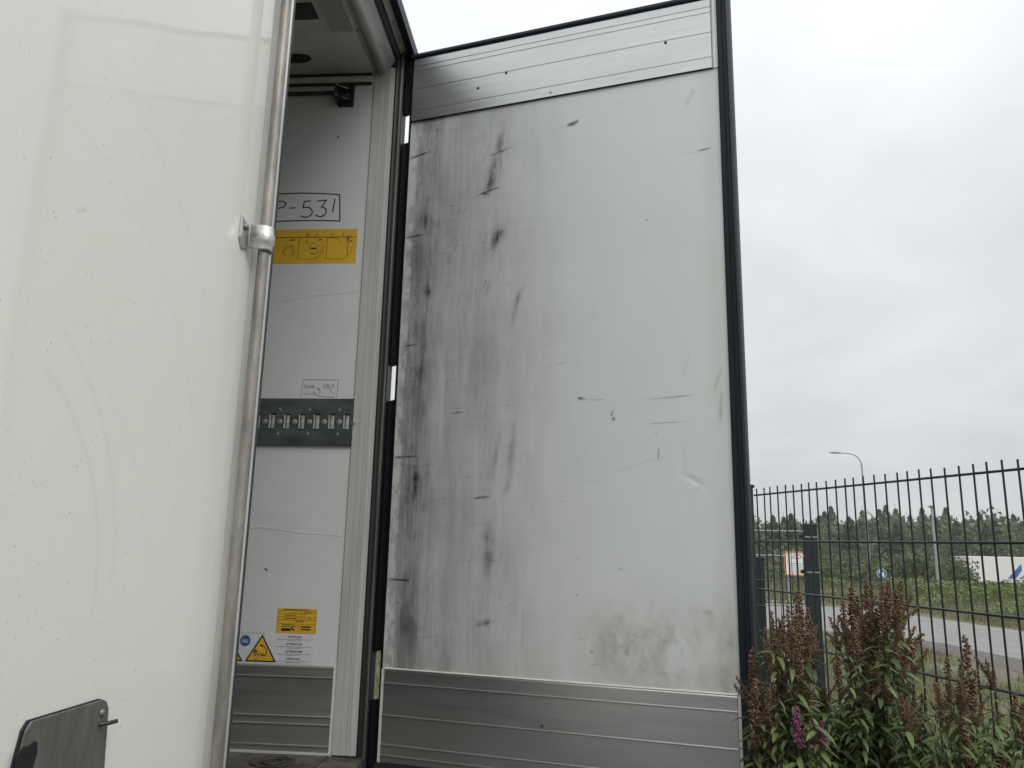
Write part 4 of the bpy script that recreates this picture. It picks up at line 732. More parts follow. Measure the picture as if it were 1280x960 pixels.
# ------------------------------------------------------------------ roadside things
def street_lamp():
    t = thing('street_lamp', (21.6, 60.0, float(terrain(21.6, 60.0))-0.05), 'tall grey street lamp with a curved arm beyond the fence', 'street lamp')
    b = float(terrain(21.6, 60.0))-0.05; x, y = 21.6, 60.0; zt = 9.9
    path = [(x, y, b), (x-0.03, y, 5.0), (x-0.06, y, zt-1.1)]+[(x-0.06-0.9*(1-math.cos(a)), y, zt-1.1+0.9*math.sin(a)) for a in [R(15*k) for k in range(1, 6)]]+[(x-1.1, y, zt-0.18), (x-1.55, y, zt-0.16)]
    m = MB(); m.tube(path, [0.10, 0.085, 0.06]+[0.045]*5+[0.04, 0.04], 10); part('pole', m, 'galvanised', t, smooth=1.0)
    m = MB(); m.tube([(x-1.45, y, zt-0.17), (x-1.7, y, zt-0.16), (x-2.05, y, zt-0.15), (x-2.3, y, zt-0.14)], [0.04, 0.07, 0.075, 0.03], 8); part('lamp_head', m, 'grey_paint', t, smooth=1.0)
street_lamp()
x, y = 19.4, 44.0; b = float(terrain(x, y))-0.05
t = thing('lighting_pole', (x, y, b), 'plain grey pole with a small flat lamp head before the dark bushes', 'pole')
m_ = MB(); m_.tube([(x, y, b), (x, y, 2.5), (x, y, 4.78)], [0.085, 0.07, 0.055], 10); part('pole', m_, 'galvanised', t, smooth=1.0)
m_ = MB(); m_.lathe([(0.06, 0), (0.16, 0.04), (0.16, 0.10), (0.05, 0.15)], (0, 0, 1), (x, y, 4.78), 14); part('lamp_head', m_, 'grey_paint', t, smooth=0.8)
# round blue sign
x, y = 18.42, 49.0; b = float(terrain(x, y))-0.03; zc_ = 1.30
t = thing('road_sign', (x, y, b), 'small round blue road sign with a white arrow', 'sign')
m_ = MB(); m_.tube([(x, y+0.03, b), (x, y+0.03, zc_+0.2)], 0.03, 8); part('pole', m_, 'galvanised', t)
m_ = MB(); m_.lathe([(0.001, 0), (0.27, 0), (0.27, 0.012), (0.001, 0.012)], (0, -1, 0), (x, y, zc_), 28); dsc = part('sign_disc', m_, 'white_paint', t)
m_ = MB(); m_.lathe([(0.001, 0), (0.245, 0), (0.245, 0.003), (0.001, 0.003)], (0, -1, 0), (x, y-0.0125, zc_), 28); part('sign_face', m_, 'sign_blue', dsc)
m_ = MB(); m_.prism([(-0.14, 0.18), (0.05, 0.05), (0.12, 0.12), (0.15, -0.16), (-0.13, -0.13), (-0.05, -0.06), (-0.19, 0.07)], 0, 0.003, lambda u, v, w_: (x+u*0.9, y-0.016-w_, zc_+v)); part('sign_arrow', m_, 'white_paint', dsc)
# notice board
x, y = 11.56, 40.5
t = thing('notice_board', (x, y, 0.0), 'white notice board in an orange frame behind the gate post', 'sign')
z0, z1 = 1.27, 2.30; w_ = 0.66
m_ = MB(); m_.box(x-w_, x+w_, y, y+0.03, z0, z1); brd = part('board', m_, 'white_paint', t)
for a in ((x-w_-0.065, x-w_, z0-0.065, z1+0.065), (x+w_, x+w_+0.065, z0-0.065, z1+0.065), (x-w_, x+w_, z1, z1+0.065), (x-w_, x+w_, z0-0.065, z0)):
    m_ = MB(); m_.box(a[0], a[1], y-0.03, y+0.05, a[2], a[3]); part('frame_board', m_, 'board_orange', t)
for xx in (x-w_+0.1, x+w_-0.1):
    m_ = MB(); m_.box(xx-0.04, xx+0.04, y+0.051, y+0.13, -0.3, z0+0.6); part('post', m_, 'grey_paint', t)
m_ = MB(); m_.tube([(x-0.12+0.2*math.cos(a), y-0.004, 2.12+0.09*math.sin(a)) for a in [2*math.pi*k/14 for k in range(15)]], 0.02, 5); m_.box(x+0.15, x+0.42, y-0.008, y-0.001, 2.05, 2.08); m_.box(x+0.15, x+0.42, y-0.008, y-0.001, 2.14, 2.17); part('board_emblem', m_, 'board_orange', brd)
m_ = MB()
for k in range(6): m_.box(x-0.52, x+(0.48 if k % 2 else 0.25), y-0.006, y-0.001, 1.33+k*0.09, 1.348+k*0.09)
part('board_text', m_, 'grey_paint', brd)
# parked white trailer far right
x0, y0 = 36.5, 78.0
t = thing('parked_trailer', (x0+6, y0+1.2, -1.0), 'white box trailer with a blue slanted emblem parked beyond the weeds', 'trailer')
m_ = MB(); m_.box(x0, x0+13.5, y0, y0+2.55, 0.05, 2.72); bx = part('box_body', m_, 'white_paint', t, bevel=0.05)
m_ = MB(); m_.box(x0+0.45, x0+0.52, y0-0.02, y0-0.001, 0.1, 2.68); part('corner_strip', m_, 'trim_white', bx)
m_ = MB(); m_.prism([(3.45, 0.80), (4.15, 0.80), (4.75, 1.55), (4.75, 2.12)], 0, 0.02, lambda u, v, q: (x0+u, y0-0.003-q, v)); part('emblem_stripe', m_, 'sign_blue', bx)
m_ = MB(); m_.prism([(4.35, 0.80), (5.2, 0.80), (5.9, 1.2), (5.9, 1.75)], 0, 0.02, lambda u, v, q: (x0+u, y0-0.003-q, v)); part('emblem_stripe', m_, 'grey_paint', bx)
m_ = MB(); m_.box(x0+3.0, x0+13, y0-0.02, y0-0.001, 0.66, 0.70); part('side_line', m_, 'grey_paint', bx)
m_ = MB(); m_.box(x0+0.5, x0+13, y0+0.6, y0+1.9, -0.25, 0.05); part('chassis', m_, 'dark_steel', t)
for xx in (x0+1.6, x0+2.9, x0+4.2):
    for yy in (y0+0.22, y0+2.33):
        wl = link('wheel', tyre_me, t, (xx, yy, -0.49)); link('rim', rim_me, wl, (xx, yy, -0.49))
for yy in (y0+0.5, y0+2.0):
    m_ = MB(); m_.box(x0+10.4, x0+10.55, yy, yy+0.12, -1.02, 0.04); part('landing_leg', m_, 'dark_steel', t)

# ------------------------------------------------------------------ far trees and scrub
def conifer(seed, h, rad, n):
    r_ = np.random.default_rng(seed); V = []; F = []
    t_ = r_.random(n)**0.8; z = h*(0.06+0.94*t_); lay = (np.sin(t_*h*5.2)*0.5+0.5)
    rr = rad*(1-t_)**0.85*(0.55+0.45*lay)*np.sqrt(r_.random(n)*0.75+0.25)*(0.8+0.4*r_.random(n))+0.05
    a = r_.random(n)*2*np.pi; c = np.stack([rr*np.cos(a), rr*np.sin(a), z-0.25*rr], -1)
    size = 0.20+0.22*(1-t_)*r_.random(n)+0.06
    d = np.stack([np.cos(a), np.sin(a), -0.35+0.3*r_.standard_normal(n)], -1); d /= np.linalg.norm(d, axis=1)[:, None]
    s = np.stack([-np.sin(a), np.cos(a), 0.4*r_.standard_normal(n)], -1)
    p = np.stack([c-s*size[:, None]*0.6-d*size[:, None]*0.4, c+s*size[:, None]*0.6-d*size[:, None]*0.4, c+d*size[:, None]*1.2], 1).reshape(-1, 3)
    # leader shoot
    k = 6; zz = np.linspace(h*0.93, h*1.05, k); lead = []
    for q in zz: lead += [(0.10*(h*1.06-q), 0, q), (-0.05*(h*1.06-q), 0.07, q), (0, 0, q+0.28)]
    p = np.concatenate([p, np.array(lead)]); return p
def broad(seed, h, rad, n, leaf=0.22):
    r_ = np.random.default_rng(seed); nb = 14; cen = np.stack([rad*0.62*r_.standard_normal(nb)*0.7, rad*0.62*r_.standard_normal(nb)*0.7, h*(0.25+0.6*r_.random(nb))], -1); br = rad*(0.35+0.35*r_.random(nb))
    k = r_.integers(0, nb, n); v = r_.standard_normal((n, 3)); v /= np.linalg.norm(v, axis=1)[:, None]; c = cen[k]+v*(br[k]*(0.45+0.6*r_.random(n)))[:, None]; c[:, 2] = np.clip(c[:, 2], 0.05, None)
    e1 = r_.standard_normal((n, 3)); e1 /= np.linalg.norm(e1, axis=1)[:, None]; e2 = np.cross(e1, r_.standard_normal((n, 3))); e2 /= np.linalg.norm(e2, axis=1)[:, None]
    s = (leaf*(0.5+r_.random(n)))[:, None]; return np.stack([c-e1*s*0.7, c+e1*s*0.7, c+e2*s*1.2], 1).reshape(-1, 3)
def place(tmpl, x, y, z, s, a, sz=None):
    c_, s_ = math.cos(a), math.sin(a); q = tmpl*np.array([s, s, sz if sz else s]); return np.stack([q[:, 0]*c_-q[:, 1]*s_+x, q[:, 0]*s_+q[:, 1]*c_+y, q[:, 2]+z], -1)
def stuff(name, chunks, mat, label, cat):
    V = np.concatenate(chunks); F = np.arange(len(V)).reshape(-1, 3); o = link(name, tri_mesh(name, V, F, mat)); o['kind'] = 'stuff'; o['label'] = label; o['category'] = cat; return o
con = [conifer(100+i, 1.0*10, 4.2+0.4*(i%3), 1500) for i in range(5)]; con_far = [conifer(150+i, 10.0, 3.4, 320) for i in range(3)]; bro = [broad(200+i, 6.0, 2.2, 900, 0.30) for i in range(4)]; bus = [broad(300+i, 2.2, 1.5, 800, 0.14) for i in range(4)]
wood_c = []; wood_b = []
for row, (yy, hh, pb) in enumerate(((106, 0.62, 0.5), (112, 0.84, 0.30), (118, 0.93, 0.2), (125, 1.0, 0.12), (133, 1.08, 0.1), (141, 1.15, 0.1))):
    x = -45.0
    while x < 118:
        x += random.uniform(1.5, 2.6); y_ = yy+random.uniform(-3.5, 3.5)-0.05*x*0; lift = 1+0.08*sstep(np.array(x), 36, 52)
        if random.random() < pb+(0.30 if x > 38 else 0.08): wood_b.append(place(random.choice(bro), x, y_, -1.2, random.uniform(1.0, 1.35)*hh, random.random()*6.28, random.uniform(1.25, 1.6)*hh*float(lift)))
        else: s = random.uniform(0.76, 0.97)*hh; wood_c.append(place(random.choice(con), x, y_, -1.2, s, random.random()*6.28, s*random.uniform(0.88, 1.12)*float(lift)))
for k in range(150):  # unseen ring of trees behind the camera, added to darken door and plate reflections
    a = R(random.uniform(95, 350)); d_ = random.uniform(58, 84); x_, y_ = 2+d_*math.cos(a), -2+d_*math.sin(a)*1.0
    if y_ > 20: continue
    s = random.uniform(0.95, 1.35); wood_c.append(place(random.choice(con_far), x_, y_, -0.1, s, random.random()*6.28, s*random.uniform(0.95, 1.2)))
stuff('spruce_wood', wood_c, 'spruce', 'dense far-off wood of dark spruce trees under the grey sky', 'wood')
stuff('birch_wood', wood_b, 'broadleaf', 'yellow-green young broadleaf trees mixed into the far spruce wood', 'wood')
scrub = []
for i in range(170):
    y_ = random.uniform(74, 106); x_ = random.uniform(-0.25, 0.62)*y_; s = random.uniform(0.7, 1.25)*(0.6+0.5*(y_-74)/32)
    if 34 < x_ < 52 and y_ < 82: continue
    scrub.append(place(random.choice(bro), x_, y_, -1.2, s*0.8, random.random()*6.28, s*0.62))
stuff('scrub', scrub, 'broadleaf', 'loose yellow-green scrub in front of the far wood', 'scrub')
# single tall spruces standing out of the wood's edge
tm = MB(); tm.tube([(0, 0, 0), (0, 0, 9.0)], [0.16, 0.03], 7); trunk_me = tm.mesh('trunk', 'bark')
crown_me = []
for i in range(3):
    p = conifer(400+i, 10, 3.4, 2200); crown_me.append(tri_mesh('crown', p, np.arange(len(p)).reshape(-1, 3), 'spruce'))
for i, (x_, y_, s, lab) in enumerate(((26.0, 106, 0.88, "dark spruce tree in the wood nearest the open door's outer edge"), (28.0, 105, 0.90, 'tall pointed spruce just left of the gate post'), (35.4, 106, 0.88, 'narrow spruce right of the gate post, left of the street lamp'), (41.5, 107, 0.82, 'spruce whose tip rises between the street lamp and the grey pole'), (52.5, 107, 0.83, 'spruce standing above the wood over the parked white trailer'))):
    t = thing('spruce_tree', (x_, y_, -1.2), lab, 'tree', 'single spruces at the wood edge'); t.scale = (1, 1, 1)
    a = link('trunk', trunk_me, t, (x_, y_, -1.2)); b = link('crown', crown_me[i % 3], t, (x_, y_, -1.2), (0, 0, i*1.3)); a.scale = b.scale = (s, s, s)
# separate bushes in the middle distance
bush_me = [tri_mesh('foliage', p, np.arange(len(p)).reshape(-1, 3), 'broadleaf') for p in [broad(500+i, 2.4, 1.5, 1600, 0.13) for i in range(3)]]
bs = MB(); 
for k in range(5): bs.tube([(0.05*k-0.1, 0, -0.2), (0.2*k-0.4, 0.1*(k-2), 1.2)], [0.03, 0.01], 5)
stem_me = bs.mesh('stem', 'bark')
for i, (x_, y_, s, lab) in enumerate(((21.1, 53.5, 1.0, 'bush just right of the round blue sign'), (22.2, 51.5, 1.0, 'bush beside the foot of the plain grey pole'), (24.0, 53.0, 0.95, 'dark bush between the grey pole and the dirt mound'), (20.6, 57.0, 0.95, 'bush behind the round blue sign'), (18.4, 57, 0.9, 'bush right of the gate post and notice board'))):
    zz = float(terrain(x_, y_))-0.1; t = thing('bush', (x_, y_, zz), lab, 'bush', 'bushes beyond the road')
    a = link('stem', stem_me, t, (x_, y_, zz)); b = link('foliage', bush_me[i % 3], t, (x_, y_, zz), (0, 0, i*2.1)); b.scale = (s, s, s)
# meadow and weeds: uncountable
def blades(n, xr, yr, h, wd, seed, cond=None):
    r_ = np.random.default_rng(seed); x = r_.uniform(*xr, n); y = r_.uniform(*yr, n)
    if cond is not None: k = cond(x, y); x, y = x[k], y[k]
    n = len(x); z = terrain(x, y); a = r_.random(n)*6.283; hh = h*(0.4+0.9*r_.random(n)); ln = 0.5*hh
    b = np.stack([x, y, z-0.01], -1); s = np.stack([np.cos(a), np.sin(a), 0*a], -1)*(wd*(0.6+0.8*r_.random(n)))[:, None]
    tip = b+np.stack([ln*np.cos(a+1.57)*r_.standard_normal(n), ln*np.sin(a+1.57)*r_.standard_normal(n), hh], -1)
    return np.stack([b-s, b+s, tip], 1).reshape(-1, 3)
def onroad(x, y):
    A = (x > 8.5) & (x < 14.1) & (y < 25); B = (y > 22.7) & (y < 38.7) & (x < 14.0) & (np.hypot(np.maximum(x-8, 0), np.maximum(y-32, 0)) < 6.6); return A | B | ((y > 39.5) & (y < 41.3) & (x < 12.6))
stuff('meadow_grass', [blades(70000, (-16, 46), (38, 72), 0.36, 0.022, 31, lambda x, y: ~onroad(x, y)), blades(60000, (13.9, 32), (8, 45), 0.26, 0.010, 32, lambda x, y: ~onroad(x, y)), blades(15000, (-10, 2.0), (7.6, 22.5), 0.22, 0.012, 33)], 'meadow', 'rough meadow grass on the bank beyond the road', 'grass')
stuff('verge_grass', [blades(22000, (2.6, 8.6), (3.0, 22.6), 0.16, 0.008, 34, lambda x, y: (vnoise((64, 64), (6, 10), 41, 4)[np.clip(((y-3)/20*63).astype(int), 0, 63), np.clip(((x-2.6)/6*63).astype(int), 0, 63)] > 0.47))], 'meadow', 'patchy short grass between fence and road', 'grass')
def leafy(n, xr, yr, h, leaf, seed, cond=None):
    r_ = np.random.default_rng(seed); x = r_.uniform(*xr, n); y = r_.uniform(*yr, n)
    if cond is not None: k = cond(x, y); x, y = x[k], y[k]
    n = len(x); z = terrain(x, y)+h*r_.random(n)**0.6*(0.5+vnoise((50, 50), (9, 9), seed, 3)[r_.integers(0, 50, n), r_.integers(0, 50, n)]); c = np.stack([x, y, z], -1)
    e1 = r_.standard_normal((n, 3)); e1[:, 2] *= 0.4; e1 /= np.linalg.norm(e1, axis=1)[:, None]; e2 = np.cross(e1, np.array([0.2, 0.1, 1.0])+0.5*r_.standard_normal((n, 3))); e2 /= np.linalg.norm(e2, axis=1)[:, None]
    s = (leaf*(0.5+r_.random(n)))[:, None]; return np.stack([c-e1*s, c+e2*s*0.5, c+e1*s, c-e2*s*0.5], 1)
def quads(name, chunks, mat, label, cat):
    Q = np.concatenate(chunks); V = Q.reshape(-1, 3); F = np.arange(len(V)).reshape(-1, 4); o = link(name, tri_mesh(name, V, F, mat)); o['kind'] = 'stuff'; o['label'] = label; o['category'] = cat
pat = vnoise((80, 80), (10, 10), 77, 4)
pc = lambda x, y: pat[np.clip(((y-20)/40*79).astype(int), 0, 79), np.clip(((x-13)/25*79).astype(int), 0, 79)] > 0.44
quads('weeds', [leafy(30000, (14.4, 34), (24, 56), 0.5, 0.085, 51, lambda x, y: pc(x, y) & (x > 16.5+2*np.sin(y)) & ~onroad(x, y)), leafy(8000, (2.5, 8.5), (4.5, 20), 0.18, 0.022, 52, lambda x, y: (np.sin(x*2.1)+np.sin(y*1.3) > 0.6))], 'weed_leaf', 'bright green leafy weeds along the bank and verge', 'weeds')
quads('dock_weeds', [leafy(24000, (20, 27), (42, 49), 0.40, 0.06, 53, lambda x, y: (np.hypot((x-22.3)/1.5, (y-44.5)/1.6) < 1) | (np.hypot((x-24.6)/1.2, (y-47)/1.4) < 1))], 'weed_brown', 'brown withered dock weeds in front of the parked trailer', 'weeds')

# ------------------------------------------------------------------ spiraea shrubs
def leaf_mesh(seed, ln, wd):
    r_ = random.Random(seed); n = 7; v = []; f = []
    for i in range(n):
        t_ = i/(n-1); w_ = wd*math.sin(math.pi*t_**0.8)**0.8*0.5 if 0 < i < n-1 else 0.0006; x_ = ln*t_; dz = -ln*0.35*t_*t_+r_.uniform(-.001, .001); fold = 0.35*w_
        v += [(x_, -w_, dz+fold), (x_, 0, dz), (x_, w_, dz+fold)]
    for i in range(n-1): f += [(3*i, 3*i+1, 3*i+4, 3*i+3), (3*i+1, 3*i+2, 3*i+5, 3*i+4)]
    me = bpy.data.meshes.new('leaf'); me.from_pydata(v, [], f); me.update()
    for p in me.polygons: p.use_smooth = True
    me.materials.append(MATS['leaf']); return me
leaf_me = [leaf_mesh(1, 0.060, 0.016), leaf_mesh(2, 0.050, 0.015), leaf_mesh(3, 0.070, 0.019)]
OCT_V = np.array([(1, 0, 0), (-1, 0, 0), (0, 1, 0), (0, -1, 0), (0, 0, 1), (0, 0, -1)], float); OCT_F = np.array([(0, 2, 4), (2, 1, 4), (1, 3, 4), (3, 0, 4), (2, 0, 5), (1, 2, 5), (3, 1, 5), (0, 3, 5)])
def spike_mesh(seed, ln, rad, mat, nbr=13):
    """a panicle: side sprigs along an axis, each a string of tiny seed capsules"""
    r_ = np.random.default_rng(seed); P = []
    for i in range(nbr*3):
        t_ = i/(nbr*3-1); h = ln*(0.02+0.96*t_); a = i*2.4+r_.random(); L_ = rad*(1.05*(1-t_)**0.55+0.12)*(0.55+0.6*r_.random()); n_ = max(4, int(L_/0.0016))
        for k in range(n_):
            q = (k+r_.random())/n_; P.append((L_*q*math.cos(a)+r_.normal()*0.0024, L_*q*math.sin(a)+r_.normal()*0.0024, h+L_*q*0.85+r_.normal()*0.0024))
    P = np.array(P); n_ = len(P); s = 0.0029*(0.6+0.8*r_.random(n_)); V = (P[:, None, :]+OCT_V[None]*s[:, None, None]*(0.75+0.5*r_.random((n_, 6, 1)))).reshape(-1, 3); F = (OCT_F[None]+(np.arange(n_)*6)[:, None, None]).reshape(-1, 3)
    return tri_mesh('flower_spike', V, F, mat)
spike_me = [spike_mesh(600+i, 0.10+0.012*i, 0.0125+0.0022*(i % 3), 'seed_brown', 15) for i in range(6)]
pink_me = [spike_mesh(640+i, 0.07, 0.0125, 'flower_pink', 12) for i in range(2)]
def frame_from(d, roll):
    z = Vector(d).normalized(); x = z.orthogonal().normalized(); x = Matrix.Rotation(roll, 3, z) @ x; y = z.cross(x); return Matrix((x, y, z)).transposed().to_euler()
def shrub(base, label, spikes, extra, seed, pinks=(), stems=True):
    """spikes: (tip x, tip y, tip z, lean x, lean y, length scale, mesh index) in metres"""
    r_ = random.Random(seed); t = thing('spiraea_shrub', (base[0], base[1], 0.0), label, 'shrub', 'spiraea shrubs along the fence'); leaves = []
    extra = list(extra)+[(e[0]+r_.uniform(-.06, .06), e[1]+r_.uniform(-.08, .05), e[2]-r_.uniform(-0.03, .10), e[3]+r_.uniform(-.3, .3), e[4], e[5], e[6]) for e in extra for _ in range(2)]
    spikes = list(spikes)+[(e[0]+r_.uniform(-.07, .07), e[1]+r_.uniform(-.06, .04), e[2]-r_.uniform(0.02, .16), e[3]+r_.uniform(-.35, .35), e[4]+r_.uniform(-.2, .2), e[5]*r_.uniform(.45, .8), r_.randrange(6)) for e in (spikes[::3] if base[0] < 1.7 else [])]
    allsp = [(s, 'b') for s in spikes]+[(s, 'p') for s in pinks]+[(s, 'n') for s in extra]
    for (tx, ty, tz, lx, ly, sc, mi), kind in allsp:
        d = Vector((lx, ly, 1)).normalized(); ln = (0.10+0.012*mi)*sc if kind == 'b' else (0.07*sc if kind == 'p' else 0.0); tip = Vector((tx, ty, tz)); sb = tip-d*ln
        g = Vector((base[0]+r_.uniform(-.16, .16), base[1]+r_.uniform(-.12, .12), 0.0)); c1 = g.lerp(sb, 0.45)+Vector((r_.uniform(-.03, .03), r_.uniform(-.03, .03), 0.05)); c2 = sb-d*0.30
        path = [g, g.lerp(c1, 0.5), c1, c1.lerp(c2, 0.5), c2, c2.lerp(sb, 0.5), sb+d*ln*0.5]
        m = MB(); m.tube(path, [0.006, 0.0052, 0.0045, 0.0038, 0.003, 0.0024, 0.0014], 5); part('shoot', m, 'shoot', t, smooth=1.2)
        if kind != 'n': link('flower_spike', (spike_me[mi] if kind == 'b' else pink_me[mi % 2]), t, sb, frame_from(d, r_.random()*6.28)).scale = (sc*r_.uniform(.9, 1.15),)*2+(sc,)
        # short side sprigs below the main spike
        if kind == 'b' and r_.random() < 0.95:
            for q in range(r_.randint(2, 4)):
                aa = r_.random()*6.28; o_ = sb+d*ln*r_.uniform(-0.5, 0.35); dv_ = (d+Vector((math.cos(aa), math.sin(aa), 0))*r_.uniform(0.3, 0.9)).normalized(); k = link('flower_spike', spike_me[r_.randrange(6)], t, o_, frame_from(dv_, aa)); s_ = r_.uniform(0.26, 0.55); k.scale = (s_*1.1, s_*1.1, s_)
        # alternate leaves along the upper shoot
        n_ = 72 if kind != 'n' else 96; 
        for k in range(n_):
            q = (k+0.5)/n_*0.62; pos = sb-d*0.30*min(1, q/0.35) if q < 0.35 else c2.lerp(c1, (q-0.35)/0.27)
            a = k*2.4+r_.uniform(-.4, .4); leaves.append((pos, a, r_.uniform(-0.75, 0.15), r_.uniform(0.36, 0.86), r_.randrange(3)))
    r_.shuffle(leaves); leaves.sort(key=lambda q: -q[0].z)
    rest = []
    for i, (pos, a, tilt, s_, k) in enumerate(leaves):
        e = Euler((r_.uniform(-.35, .35), tilt*-0.6-0.25+0.2, a))
        if i < 290:
            o = link('leaf', leaf_me[k], t, pos, e); o.scale = (s_, s_, s_)
        else: rest.append((pos, e, s_, k))
    if rest:
        V = []; F = []; off = 0
        for pos, e, s_, k in rest:
            me = leaf_me[k]; R3 = e.to_matrix(); co = np.empty(len(me.vertices)*3); me.vertices.foreach_get('co', co); co = co.reshape(-1, 3)*s_ @ np.array(R3).T+np.array(pos); V.append(co); F.append(np.array([p.vertices[:] for p in me.polygons])+off); off += len(co)
        o = link('foliage', tri_mesh('foliage', np.concatenate(V), np.concatenate(F), 'leaf_mass'), t); o['kind'] = 'stuff'
    return t
